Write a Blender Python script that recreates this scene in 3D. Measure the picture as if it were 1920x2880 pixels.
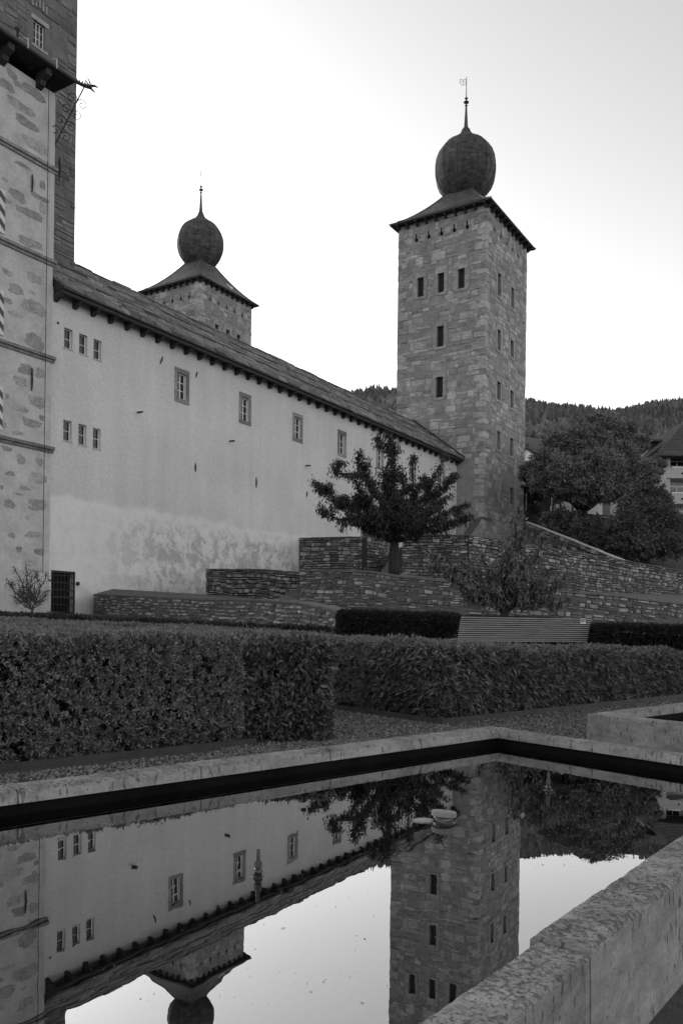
import bpy, math, random
import numpy as np
from mathutils import Vector, Matrix

for o in list(bpy.data.objects): bpy.data.objects.remove(o)
SC = bpy.context.scene
COL = SC.collection
RAD = math.radians

# ------------------------------------------------------------------ camera, sky, sun, exposure
CAM_H = 1.4
cam = bpy.data.cameras.new('camera')
cam_o = bpy.data.objects.new('camera', cam); COL.objects.link(cam_o)
cam.sensor_fit = 'VERTICAL'; cam.sensor_height = 36.0; cam.sensor_width = 24.0
cam.lens = 36.0 * 2354 / 2880
cam.shift_y = 320 / 2880
cam.clip_start = 0.05; cam.clip_end = 20000
cam_o.location = (0, 0, CAM_H)
cam_o.matrix_world = Matrix.Translation((0, 0, CAM_H)) @ Matrix.Rotation(RAD(90), 4, 'X') @ Matrix.Rotation(RAD(0.7), 4, 'Z')
SC.camera = cam_o
SC.render.resolution_x = 682; SC.render.resolution_y = 1024

SUN_AZ = RAD(-38)      # measured from +Y (view direction) clockwise to +X
SUN_EL = RAD(10)
world = bpy.data.worlds.new('World'); SC.world = world; world.use_nodes = True
wn = world.node_tree.nodes; wl = world.node_tree.links
for n in list(wn): wn.remove(n)
sky = wn.new('ShaderNodeTexSky'); sky.sky_type = 'NISHITA'; sky.sun_disc = False
sky.sun_elevation = SUN_EL; sky.sun_rotation = SUN_AZ; sky.air_density = 1.0; sky.dust_density = 1.3; sky.ozone_density = 1.0
bw = wn.new('ShaderNodeRGBToBW'); bg = wn.new('ShaderNodeBackground'); wo = wn.new('ShaderNodeOutputWorld')
bg.inputs['Strength'].default_value = 0.13
wl.new(sky.outputs[0], bw.inputs[0]); wl.new(bw.outputs[0], bg.inputs['Color']); wl.new(bg.outputs[0], wo.inputs['Surface'])

sun = bpy.data.lights.new('sun', 'SUN'); sun.energy = 0.5; sun.angle = RAD(18); sun.color = (1, 1, 1)
sun_o = bpy.data.objects.new('sun', sun); COL.objects.link(sun_o)
sd = Vector((math.sin(SUN_AZ) * math.cos(SUN_EL), math.cos(SUN_AZ) * math.cos(SUN_EL), math.sin(SUN_EL)))
sun_o.rotation_euler = sd.to_track_quat('Z', 'Y').to_euler(); sun_o.location = (0, 0, 60)
vs = SC.view_settings
vs.view_transform = 'Standard'; vs.look = 'None'; vs.gamma = 1.0; vs.exposure = 1.82; vs.use_curve_mapping = False
SC.cycles.max_bounces = 6; SC.cycles.transparent_max_bounces = 12

# ------------------------------------------------------------------ survey helpers (plan positions of the real site)
F_PX = 2354.0; YH = 1760.0; RHO = RAD(0.7)
def ray(x, y):
    u = (x - 960) / F_PX; d = (y - YH) / F_PX
    return np.array([u * math.cos(RHO) + d * math.sin(RHO), 1.0, u * math.sin(RHO) - d * math.cos(RHO)])
def at(x, y, d):
    r = ray(x, y); return np.array([r[0] * d, d, CAM_H + r[2] * d])
TH = RAD(32)
E_ = np.array([math.sin(TH), math.cos(TH)]); NF = np.array([math.cos(TH), -math.sin(TH)])
O_ = np.array([-18.18, 52.178])
def wing(s, w, z):
    p = O_ + s * E_ + w * NF; return np.array([p[0], p[1], z])
WING_ROT = math.pi / 2 - TH      # local x along the facade, local y into the building (-w)
def fac(x, y, w=0.0):            # facade coordinates of a sight line
    r = ray(x, y); A = np.array([[r[0], -E_[0]], [r[1], -E_[1]]]); k, s = np.linalg.solve(A, O_ + w * NF)
    return s, k * r[2] + CAM_H

# ------------------------------------------------------------------ materials
def nodes(name):
    m = bpy.data.materials.new(name); m.use_nodes = True
    nt = m.node_tree
    for n in list(nt.nodes): nt.nodes.remove(n)
    out = nt.nodes.new('ShaderNodeOutputMaterial'); p = nt.nodes.new('ShaderNodeBsdfPrincipled')
    nt.links.new(p.outputs[0], out.inputs['Surface'])
    return m, nt, p
def N(nt, t, **kw):
    n = nt.nodes.new(t)
    for k, v in kw.items(): setattr(n, k, v)
    return n
def pos(nt, scale=(1, 1, 1), rot=(0, 0, 0), obj=False):
    mp = N(nt, 'ShaderNodeMapping'); mp.inputs['Scale'].default_value = scale; mp.inputs['Rotation'].default_value = rot
    if obj: nt.links.new(N(nt, 'ShaderNodeTexCoord').outputs['Object'], mp.inputs['Vector'])
    else: nt.links.new(N(nt, 'ShaderNodeNewGeometry').outputs['Position'], mp.inputs['Vector'])
    return mp.outputs[0]
def noise(nt, vec, scale, detail=4, rough=0.55, dist=0.0):
    n = N(nt, 'ShaderNodeTexNoise'); n.inputs['Scale'].default_value = scale; n.inputs['Detail'].default_value = detail
    n.inputs['Roughness'].default_value = rough; n.inputs['Distortion'].default_value = dist
    nt.links.new(vec, n.inputs['Vector']); return n.outputs['Fac']
def mrange(nt, val, a, b, c, d, smooth=False):
    n = N(nt, 'ShaderNodeMapRange'); n.clamp = True
    if smooth: n.interpolation_type = 'SMOOTHSTEP'
    for i, v in enumerate((a, b, c, d)): n.inputs[i + 1].default_value = v
    nt.links.new(val, n.inputs[0]); return n.outputs[0]
def math_(nt, op, a, b=None, c=None):
    n = N(nt, 'ShaderNodeMath'); n.operation = op
    for i, v in enumerate((a, b, c)):
        if v is None: continue
        if isinstance(v, (int, float)): n.inputs[i].default_value = v
        else: nt.links.new(v, n.inputs[i])
    return n.outputs[0]
def mixf(nt, fac, a, b):
    n = N(nt, 'ShaderNodeMix'); n.data_type = 'FLOAT'
    for s, v in ((0, fac), (2, a), (3, b)):
        if isinstance(v, (int, float)): n.inputs[s].default_value = v
        else: nt.links.new(v, n.inputs[s])
    return n.outputs[0]
def bump(nt, p, h, strength, dist):
    b = N(nt, 'ShaderNodeBump'); b.inputs['Strength'].default_value = strength; b.inputs['Distance'].default_value = dist
    nt.links.new(h, b.inputs['Height']); nt.links.new(b.outputs[0], p.inputs['Normal']); return b
def colour(nt, p, val):
    c = N(nt, 'ShaderNodeCombineColor')
    for i in range(3): nt.links.new(val, c.inputs[i])
    nt.links.new(c.outputs[0], p.inputs['Base Color'])
def tint(nt):
    oi = N(nt, 'ShaderNodeObjectInfo'); at_ = N(nt, 'ShaderNodeAttribute'); at_.attribute_name = 'tint'
    return math_(nt, 'FRACT', math_(nt, 'ADD', oi.outputs['Random'], at_.outputs['Fac']))

def plain(name, v, rough=0.7, var=0.25, scale=3.0, bstr=0.3, bdist=0.01, metal=0.0, spec=0.4, obj=False, stretch=(1, 1, 1)):
    m, nt, p = nodes(name)
    vec = pos(nt, stretch, obj=obj); n1 = noise(nt, vec, scale, 6); n2 = noise(nt, vec, scale * 7, 4)
    f = math_(nt, 'ADD', math_(nt, 'MULTIPLY', n1, 0.65), math_(nt, 'MULTIPLY', n2, 0.35))
    colour(nt, p, mrange(nt, f, 0.3, 0.7, v * (1 - var), v * (1 + var)))
    p.inputs['Roughness'].default_value = rough; p.inputs['Metallic'].default_value = metal
    p.inputs['Specular IOR Level'].default_value = spec
    if bstr: bump(nt, p, f, bstr, bdist)
    return m
def stone(name, lo, hi, scale=2.0, bstr=0.6, bdist=0.03, layer=4.0, gam=1.0, rough=0.85):
    m, nt, p = nodes(name)
    t = math_(nt, 'POWER', tint(nt), gam)
    base = mrange(nt, t, 0, 1, lo, hi)
    vec = pos(nt, (1, 1, layer)); n1 = noise(nt, vec, scale, 6, 0.65); n2 = noise(nt, pos(nt), scale * 0.35, 4, 0.6)
    k = math_(nt, 'MULTIPLY', mrange(nt, n1, 0.25, 0.75, 0.6, 1.4), mrange(nt, n2, 0.3, 0.7, 0.75, 1.25))
    colour(nt, p, math_(nt, 'MULTIPLY', base, k)); p.inputs['Roughness'].default_value = rough
    p.inputs['Specular IOR Level'].default_value = 0.25
    bump(nt, p, n1, bstr, bdist); return m
def leafmat(name, lo, hi, rough=0.5, spec=0.35, trans=0.15):
    m, nt, p = nodes(name)
    at_ = N(nt, 'ShaderNodeAttribute'); at_.attribute_name = 'tint'
    colour(nt, p, mrange(nt, at_.outputs['Fac'], 0, 1, lo, hi))
    p.inputs['Roughness'].default_value = rough; p.inputs['Specular IOR Level'].default_value = spec
    if trans:
        tr = N(nt, 'ShaderNodeBsdfTranslucent'); v = (lo + hi) / 2; tr.inputs['Color'].default_value = (v, v, v, 1)
        mx = N(nt, 'ShaderNodeMixShader'); mx.inputs[0].default_value = trans
        out = [n for n in nt.nodes if n.type == 'OUTPUT_MATERIAL'][0]
        nt.links.new(p.outputs[0], mx.inputs[1]); nt.links.new(tr.outputs[0], mx.inputs[2]); nt.links.new(mx.outputs[0], out.inputs['Surface'])
    return m

def travertine(name):
    m, nt, p = nodes(name)
    vec = pos(nt); lay = pos(nt, (1, 1, 2.2))
    sn = N(nt, 'ShaderNodeSeparateXYZ'); nt.links.new(N(nt, 'ShaderNodeNewGeometry').outputs['True Normal'], sn.inputs[0]); topf = mrange(nt, sn.outputs['Z'], 0.4, 0.8, 0, 1)
    big = noise(nt, vec, 2.4, 6, 0.6); mid = noise(nt, lay, 8.0, 6, 0.6); fine = noise(nt, vec, 75, 4, 0.65)
    lump = noise(nt, pos(nt, (1, 1, 1), (0, 0, 0.8)), 48, 5, 0.72, 0.3); patch = noise(nt, vec, 3.0, 5, 0.6)
    worn = math_(nt, 'MULTIPLY', mrange(nt, math_(nt, 'ADD', lump, math_(nt, 'MULTIPLY', patch, 0.35)), 0.70, 0.84, 0, 1), topf)     # weathered bedding pits on the top
    hole = mrange(nt, noise(nt, pos(nt, (1, 1, 0.35)), 38, 2, 0.5), 0.615, 0.66, 0, 1)                                                 # sparse upright holes on the sides
    hole = math_(nt, 'MULTIPLY', hole, mrange(nt, patch, 0.38, 0.55, 0.15, 1))
    spk = mrange(nt, noise(nt, vec, 130, 2, 0.5), 0.62, 0.72, 0, 0.6)
    pit = math_(nt, 'MAXIMUM', math_(nt, 'MAXIMUM', worn, hole), math_(nt, 'MULTIPLY', spk, mrange(nt, topf, 0, 1, 0.4, 1)))
    base = math_(nt, 'MULTIPLY', mrange(nt, big, 0.3, 0.7, 0.19, 0.33), mrange(nt, mid, 0.3, 0.7, 0.72, 1.2))
    base = math_(nt, 'MULTIPLY', base, mrange(nt, fine, 0.3, 0.7, 0.82, 1.15))
    colour(nt, p, math_(nt, 'MULTIPLY', base, mrange(nt, pit, 0, 1, 1.0, 0.42)))
    p.inputs['Roughness'].default_value = 0.9; p.inputs['Specular IOR Level'].default_value = 0.2
    h = math_(nt, 'SUBTRACT', math_(nt, 'ADD', math_(nt, 'MULTIPLY', mid, 0.4), math_(nt, 'MULTIPLY', fine, 0.25)), pit)
    bump(nt, p, h, 0.8, 0.012); return m

def wing_plaster():
    m, nt, p = nodes('lime_plaster_weathered')
    oc = N(nt, 'ShaderNodeTexCoord').outputs['Object']
    sp = N(nt, 'ShaderNodeSeparateXYZ'); nt.links.new(oc, sp.inputs[0])
    vec = oc
    big = noise(nt, vec, 0.16, 5); grain = noise(nt, vec, 5.0, 6, 0.7); fine = noise(nt, vec, 1.3, 8, 0.72)
    st = N(nt, 'ShaderNodeMapping'); st.inputs['Scale'].default_value = (1.2, 1, 0.12); nt.links.new(oc, st.inputs['Vector'])
    streak = noise(nt, st.outputs[0], 0.8, 5)
    edge = noise(nt, vec, 0.45, 4)
    zl = math_(nt, 'ADD', sp.outputs['Z'], math_(nt, 'MULTIPLY', edge, 1.6))
    low = mrange(nt, zl, 9.95, 10.35, 1, 0, True)                      # old lower render, below about 9.4 m
    up = math_(nt, 'MULTIPLY', mrange(nt, big, 0.3, 0.7, 0.52, 0.63), mrange(nt, streak, 0.3, 0.7, 0.94, 1.05))
    up = math_(nt, 'MULTIPLY', up, mrange(nt, grain, 0.3, 0.7, 0.85, 1.13))
    # lower zone: pale near the gate, peeling in blotches further along
    mott = noise(nt, vec, 0.85, 12, 0.76, 0.4)
    peel = math_(nt, 'MULTIPLY', mrange(nt, mott, 0.465, 0.56, 0, 1), mrange(nt, sp.outputs['X'], 2.5, 10.0, 0.08, 1))
    peel = math_(nt, 'MULTIPLY', peel, mrange(nt, zl, 8.6, 9.9, 1, 0.15))
    peel2 = math_(nt, 'MULTIPLY', mrange(nt, fine, 0.5, 0.6, 0, 0.6), mrange(nt, sp.outputs['X'], 2.5, 8.0, 0.15, 1))
    lowc = mixf(nt, peel, mrange(nt, fine, 0.3, 0.7, 0.60, 0.76), mrange(nt, fine, 0.3, 0.7, 0.35, 0.50))
    lowc = math_(nt, 'MULTIPLY', lowc, mrange(nt, peel2, 0, 1, 1, 0.72))
    v = mixf(nt, low, up, lowc)
    base_dark = math_(nt, 'MULTIPLY', mrange(nt, math_(nt, 'ADD', sp.outputs['Z'], math_(nt, 'MULTIPLY', fine, 3.0)), 4.0, 5.6, 1, 0, True), 0.22)  # plaster gets darker towards the wall foot, edge broken by noise
    v = math_(nt, 'MULTIPLY', v, math_(nt, 'SUBTRACT', 1.0, base_dark))
    colour(nt, p, v); p.inputs['Roughness'].default_value = 0.92; p.inputs['Specular IOR Level'].default_value = 0.2
    h = math_(nt, 'ADD', math_(nt, 'MULTIPLY', grain, 0.6), math_(nt, 'MULTIPLY', fine, 0.8))
    h = math_(nt, 'SUBTRACT', h, math_(nt, 'MULTIPLY', peel, math_(nt, 'MULTIPLY', low, 0.4)))
    bump(nt, p, h, 0.6, 0.1); return m

def water_mat():
    m, nt, p = nodes('still_water')
    nt.nodes.remove(p); out = [n for n in nt.nodes if n.type == 'OUTPUT_MATERIAL'][0]
    tr = N(nt, 'ShaderNodeBsdfTransparent'); tr.inputs['Color'].default_value = (0.45, 0.45, 0.45, 1)
    gl = N(nt, 'ShaderNodeBsdfGlossy'); gl.inputs['Roughness'].default_value = 0.0; gl.inputs['Color'].default_value = (1, 1, 1, 1)
    fr = N(nt, 'ShaderNodeFresnel'); fr.inputs['IOR'].default_value = 1.33
    vec = pos(nt); b = N(nt, 'ShaderNodeBump'); b.inputs['Strength'].default_value = 0.02; b.inputs['Distance'].default_value = 0.01
    nt.links.new(noise(nt, vec, 5.0, 2), b.inputs['Height']); nt.links.new(b.outputs[0], gl.inputs['Normal'])
    mx = N(nt, 'ShaderNodeMixShader'); nt.links.new(math_(nt, 'MINIMUM', math_(nt, 'ADD', fr.outputs[0], 0.235), 1.0), mx.inputs[0])
    nt.links.new(tr.outputs[0], mx.inputs[1]); nt.links.new(gl.outputs[0], mx.inputs[2]); nt.links.new(mx.outputs[0], out.inputs['Surface'])
    return m
def stripes_mat():
    m, nt, p = nodes('striped_shutter_paint')
    oc = N(nt, 'ShaderNodeTexCoord').outputs['Object']; sp = N(nt, 'ShaderNodeSeparateXYZ'); nt.links.new(oc, sp.inputs[0])
    d = math_(nt, 'ADD', sp.outputs['Z'], math_(nt, 'ABSOLUTE', sp.outputs['X']))
    f = math_(nt, 'GREATER_THAN', math_(nt, 'FRACT', math_(nt, 'MULTIPLY', d, 1.25)), 0.5)
    colour(nt, p, mrange(nt, f, 0, 1, 0.06, 0.6)); p.inputs['Roughness'].default_value = 0.6; return m
def ball_mat():
    m, nt, p = nodes('weathered_copper_sheet')
    oc = N(nt, 'ShaderNodeTexCoord').outputs['Object']
    mp = N(nt, 'ShaderNodeMapping'); mp.inputs['Scale'].default_value = (1, 1, 3.5); nt.links.new(oc, mp.inputs['Vector'])
    n1 = noise(nt, mp.outputs[0], 0.9, 8, 0.7); n2 = noise(nt, oc, 0.5, 4)
    br = N(nt, 'ShaderNodeTexWave'); br.wave_type = 'BANDS'; br.bands_direction = 'Z'; br.inputs['Scale'].default_value = 1.3; br.inputs['Distortion'].default_value = 0.6
    nt.links.new(oc, br.inputs['Vector'])
    f = math_(nt, 'ADD', math_(nt, 'MULTIPLY', n1, 0.7), math_(nt, 'MULTIPLY', n2, 0.3))
    v = math_(nt, 'MULTIPLY', mrange(nt, f, 0.36, 0.66, 0.022, 0.11), mrange(nt, br.outputs['Fac'], 0, 0.15, 0.8, 1.0))
    sc_ = noise(nt, pos(nt, (1, 1, 0.25)), 2.2, 5, 0.7)
    v = math_(nt, 'MULTIPLY', math_(nt, 'MULTIPLY', v, mrange(nt, tint(nt), 0, 1, 0.8, 1.2)), mrange(nt, sc_, 0.3, 0.72, 0.6, 1.7))
    colour(nt, p, v); p.inputs['Roughness'].default_value = 0.8; p.inputs['Specular IOR Level'].default_value = 0.25
    bump(nt, p, f, 0.4, 0.06); return m
def slate_mat():
    m, nt, p = nodes('fine_slate_shingles')
    oc = N(nt, 'ShaderNodeTexCoord').outputs['UV']
    b = N(nt, 'ShaderNodeTexBrick'); b.inputs['Scale'].default_value = 1.0; b.inputs['Mortar Size'].default_value = 0.02
    b.inputs['Brick Width'].default_value = 0.5; b.inputs['Row Height'].default_value = 0.28
    b.inputs['Color1'].default_value = (0.04, 0.04, 0.04, 1); b.inputs['Color2'].default_value = (0.12, 0.12, 0.12, 1); b.inputs['Mortar'].default_value = (0.02, 0.02, 0.02, 1)
    nt.links.new(oc, b.inputs['Vector']); n1 = noise(nt, pos(nt), 0.8, 5)
    mx = N(nt, 'ShaderNodeMix'); mx.data_type = 'RGBA'; mx.blend_type = 'MULTIPLY'; mx.inputs[0].default_value = 1
    cc = N(nt, 'ShaderNodeCombineColor'); mr = mrange(nt, n1, 0.3, 0.7, 0.6, 1.4)
    for i in range(3): nt.links.new(mr, cc.inputs[i])
    nt.links.new(b.outputs['Color'], mx.inputs[6]); nt.links.new(cc.outputs[0], mx.inputs[7]); nt.links.new(mx.outputs[2], p.inputs['Base Color'])
    p.inputs['Roughness'].default_value = 0.6; bump(nt, p, b.outputs['Fac'], -0.4, 0.02); return m

M = {}
M['trav'] = travertine('travertine')
M['plaster'] = wing_plaster()
M['plaster2'] = plain('old_facade_plaster', 0.46, 0.92, 0.26, 0.9, 0.8, 0.08)
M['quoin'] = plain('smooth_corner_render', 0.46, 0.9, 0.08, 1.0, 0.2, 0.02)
M['exposed'] = stone('exposed_wall_stone', 0.25, 0.38, 5.0, 1.0, 0.05, 3.0)
M['granite'] = stone('window_granite', 0.15, 0.27, 6.0, 0.5, 0.02, 1.0)
M['ashlar'] = stone('tower_stone', 0.22, 0.43, 1.6, 0.9, 0.08, 3.0, 1.2)
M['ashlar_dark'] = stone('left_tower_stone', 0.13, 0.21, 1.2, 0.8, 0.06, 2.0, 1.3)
M['mortar'] = plain('tower_mortar', 0.25, 0.95, 0.35, 1.2, 0.8, 0.05)
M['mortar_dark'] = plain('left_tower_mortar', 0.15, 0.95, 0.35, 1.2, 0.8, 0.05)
M['jamb'] = stone('dressed_tower_jamb', 0.26, 0.34, 3.0, 0.3, 0.02, 1.0)
M['drystone'] = stone('dry_stone', 0.09, 0.36, 3.2, 0.9, 0.04, 2.0, 2.0)
M['joint'] = plain('dry_stone_joint', 0.03, 0.95, 0.3, 4.0, 0.3, 0.02)
M['cap'] = plain('wall_cap_slab', 0.12, 0.85, 0.4, 3.0, 0.5, 0.02)
M['roofslab'] = stone('roof_stone_slab', 0.09, 0.22, 2.4, 0.9, 0.04, 1.0, 1.2)
M['roofdark'] = plain('roof_underlay', 0.03, 0.9, 0.3)
M['wood_dark'] = plain('dark_stained_wood', 0.035, 0.7, 0.4, 4.0, 0.3, 0.01)
M['wood_end'] = plain('corbel_end_grain', 0.12, 0.8, 0.3, 8.0, 0.2, 0.01)
M['gutter'] = plain('zinc_gutter', 0.07, 0.45, 0.3, 2.0, 0.1, 0.01, 0.3)
M['iron'] = plain('wrought_iron', 0.02, 0.6, 0.3, 8.0, 0.2, 0.005)
M['white'] = plain('white_window_paint', 0.72, 0.5, 0.06, 4.0, 0.0)
M['glass'] = plain('dark_window_glass', 0.012, 0.06, 0.1, 1.0, 0.0, spec=0.6)
M['dark'] = plain('dark_interior', 0.008, 0.95, 0.2)
M['door_opening_dark'] = plain('dark_door_opening_panel', 0.02, 0.8, 0.5, 5.0, 0.3, 0.02, stretch=(4, 4, 0.3))
M['stripes'] = stripes_mat()
M['ball'] = ball_mat(); M['slate'] = slate_mat()
M['gravel'] = plain('gravel_bed', 0.07, 0.95, 0.5, 14.0, 1.0, 0.02)
M['pebble'] = stone('pebble_stone', 0.05, 0.26, 20, 0.2, 0.005, 1.0)
M['soil'] = plain('garden_soil', 0.035, 0.95, 0.4, 3.0, 0.6, 0.03)
M['path'] = plain('ramp_path_surface', 0.10, 0.95, 0.25, 1.5, 0.4, 0.02)
M['grass'] = plain('rough_grass', 0.05, 0.95, 0.4, 2.0, 0.6, 0.04)
M['hillsoil'] = plain('wooded_hillside', 0.055, 0.95, 0.5, 0.012, 0.5, 4.0)
M['steel'] = plain('steel_edging', 0.045, 0.6, 0.4, 5.0, 0.2, 0.005)
M['poolwall'] = plain('dark_basin_wall', 0.006, 0.9, 0.5, 3.0, 0.3, 0.01, spec=0.08)  # near-black colour darkens the recess below the coping and the floor
M['water'] = water_mat()
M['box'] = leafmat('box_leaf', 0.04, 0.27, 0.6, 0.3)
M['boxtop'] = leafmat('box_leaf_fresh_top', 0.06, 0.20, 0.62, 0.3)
M['laurel'] = leafmat('laurel_leaf', 0.04, 0.15, 0.55, 0.35)
M['yew'] = leafmat('yew_needles', 0.008, 0.03, 0.7, 0.2, 0.0)
M['cover'] = leafmat('ground_cover_leaf', 0.025, 0.06, 0.6, 0.3)
M['core'] = plain('hedge_inner_twigs', 0.004, 0.95, 0.5, 6.0, 0.5, 0.02)
M['cherry'] = leafmat('cherry_leaf', 0.012, 0.055, 0.5, 0.4, 0.1)
M['pale_leaf'] = leafmat('young_tree_leaf', 0.04, 0.17, 0.5, 0.4)
M['tree_far'] = leafmat('broad_tree_leaf', 0.06, 0.30, 0.6, 0.3)
M['tree_far2'] = leafmat('round_tree_leaf', 0.035, 0.16, 0.6, 0.3)
M['conifer'] = leafmat('hill_conifer', 0.05, 0.17, 0.9, 0.1, 0.0)
M['bark'] = plain('dark_bark', 0.025, 0.9, 0.5, 8.0, 0.8, 0.03)
M['bark2'] = plain('grey_bark', 0.06, 0.9, 0.5, 6.0, 0.8, 0.03)
M['bench'] = plain('weathered_bench_slat', 0.22, 0.75, 0.3, 6.0, 0.3, 0.005, stretch=(0.4, 0.4, 3))
M['paper'] = plain('white_notice', 0.75, 0.5, 0.03, 4.0, 0.0)
M['ink'] = plain('notice_print', 0.2, 0.6, 0.05, 4.0, 0.0)
M['cap_light'] = plain('pale_stone_cap', 0.2, 0.7, 0.08, 20.0, 0.1, 0.002)
M['float'] = plain('floating_white_sheet', 0.26, 0.5, 0.1, 20.0, 0.1, 0.003)
M['brass'] = plain('dull_brass_nozzle', 0.05, 0.55, 0.35, 12.0, 0.1, 0.002, 0.0)
M['metal_black'] = plain('black_wet_pipe', 0.012, 0.15, 0.2, 6.0, 0.0, spec=0.7)
M['render_w'] = plain('pale_house_render', 0.45, 0.9, 0.08, 1.0, 0.1, 0.01)
M['rooftile'] = plain('far_roof_tile', 0.075, 0.8, 0.35, 1.2, 0.6, 0.08, stretch=(1, 1, 3))
M['arch'] = plain('dark_arch_render', 0.10, 0.9, 0.15, 1.0, 0.2, 0.02)

# ------------------------------------------------------------------ mesh helpers
class MB:
    def __init__(s): s.v = []; s.f = []; s.t = []
    def add(s, vs, fs, tint=0.0):
        b = len(s.v); s.v += [tuple(map(float, v)) for v in vs]; s.f += [tuple(i + b for i in f) for f in fs]; s.t += [tint] * len(vs)
    def box(s, a, b):
        (x0, y0, z0), (x1, y1, z1) = a, b
        s.add([(x0, y0, z0), (x1, y0, z0), (x1, y1, z0), (x0, y1, z0), (x0, y0, z1), (x1, y0, z1), (x1, y1, z1), (x0, y1, z1)],
              [(0, 3, 2, 1), (4, 5, 6, 7), (0, 1, 5, 4), (1, 2, 6, 5), (2, 3, 7, 6), (3, 0, 4, 7)])
    def quad(s, a, b, c, d): s.add([a, b, c, d], [(0, 1, 2, 3)])
    def prism(s, poly, z0, z1):                 # poly: list of (x,y) ; z0/z1 scalar or list
        n = len(poly); z0 = z0 if hasattr(z0, '__len__') else [z0] * n; z1 = z1 if hasattr(z1, '__len__') else [z1] * n
        vs = [(p[0], p[1], z) for p, z in zip(poly, z0)] + [(p[0], p[1], z) for p, z in zip(poly, z1)]
        s.add(vs, [tuple(range(n - 1, -1, -1)), tuple(range(n, 2 * n))] + [(i, (i + 1) % n, (i + 1) % n + n, i + n) for i in range(n)])
    def extrude(s, poly3, vec):                 # planar polygon extruded along vec
        n = len(poly3); v = [tuple(p) for p in poly3] + [tuple(np.array(p) + np.array(vec)) for p in poly3]
        s.add(v, [tuple(range(n - 1, -1, -1)), tuple(range(n, 2 * n))] + [(i, (i + 1) % n, (i + 1) % n + n, i + n) for i in range(n)])
    def tube(s, pts, radii, n=7, cap=True):
        pts = [Vector(p) for p in pts]
        if not hasattr(radii, '__len__'): radii = [radii] * len(pts)
        vs = []; prev = None
        for i, p in enumerate(pts):
            d = (pts[min(i + 1, len(pts) - 1)] - pts[max(i - 1, 0)])
            d = d.normalized() if d.length > 1e-9 else Vector((0, 0, 1))
            a = prev if prev is not None else (Vector((0, 0, 1)) if abs(d.z) < 0.9 else Vector((1, 0, 0)))
            x = (a - d * a.dot(d)); x = x.normalized() if x.length > 1e-6 else d.orthogonal().normalized()
            prev = x; y = d.cross(x)
            for k in range(n):
                an = 2 * math.pi * k / n; vs.append(p + (x * math.cos(an) + y * math.sin(an)) * radii[i])
        fs = [(i * n + k, i * n + (k + 1) % n, (i + 1) * n + (k + 1) % n, (i + 1) * n + k) for i in range(len(pts) - 1) for k in range(n)]
        if cap: fs += [tuple(range(n - 1, -1, -1)), tuple((len(pts) - 1) * n + k for k in range(n))]
        s.add(vs, fs)
    def lathe(s, prof, n=24, c=(0, 0, 0), rot=0.0, cap=True):
        vs = [(c[0] + r * math.cos(2 * math.pi * k / n + rot), c[1] + r * math.sin(2 * math.pi * k / n + rot), c[2] + z) for r, z in prof for k in range(n)]
        fs = [(i * n + k, i * n + (k + 1) % n, (i + 1) * n + (k + 1) % n, (i + 1) * n + k) for i in range(len(prof) - 1) for k in range(n)]
        if cap: fs += [tuple(range(n - 1, -1, -1)), tuple((len(prof) - 1) * n + k for k in range(n))]
        s.add(vs, fs)
    def build(s, name, mat, parent=None, smooth=False, loc=None, stuff=False):
        me = bpy.data.meshes.new(name); me.from_pydata(s.v, [], s.f); me.materials.append(mat)
        if any(s.t):
            at_ = me.attributes.new('tint', 'FLOAT', 'POINT'); at_.data.foreach_set('value', s.t)
        if smooth: me.polygons.foreach_set('use_smooth', [True] * len(me.polygons))
        return link(name, me, parent, loc, stuff)
def link(name, me, parent=None, loc=None, stuff=False):
    o = bpy.data.objects.new(name, me); COL.objects.link(o)
    if parent is not None: o.parent = parent
    if loc is not None: o.location = loc
    if stuff: o['kind'] = 'stuff'
    return o
def np_mesh(name, V, Fq, mat, parent=None, tintv=None, smooth=False, stuff=True):
    me = bpy.data.meshes.new(name); nv = len(V); nf, k = Fq.shape
    me.vertices.add(nv); me.vertices.foreach_set('co', np.ascontiguousarray(V, dtype=np.float32).ravel())
    me.loops.add(nf * k); me.loops.foreach_set('vertex_index', np.ascontiguousarray(Fq, dtype=np.int32).ravel())
    me.polygons.add(nf); me.polygons.foreach_set('loop_start', np.arange(0, nf * k, k, dtype=np.int32))
    if smooth: me.polygons.foreach_set('use_smooth', np.ones(nf, dtype=bool))
    me.update(calc_edges=True); me.materials.append(mat)
    if tintv is not None:
        a = me.attributes.new('tint', 'FLOAT', 'POINT'); a.data.foreach_set('value', np.ascontiguousarray(tintv, dtype=np.float32))
    return link(name, me, parent, None, stuff)
def thing(name, label, cat, loc=(0, 0, 0), rotz=0.0, group=None):
    o = bpy.data.objects.new(name, None); COL.objects.link(o); o.empty_display_size = 0.2
    o.location = loc; o.rotation_euler = (0, 0, rotz); tag(o, label, cat, group); return o
def tag(o, label, cat, group=None):
    o['label'] = label; o['category'] = cat
    if group: o['group'] = group
    return o
def struct(o): o['kind'] = 'structure'; return o

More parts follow.
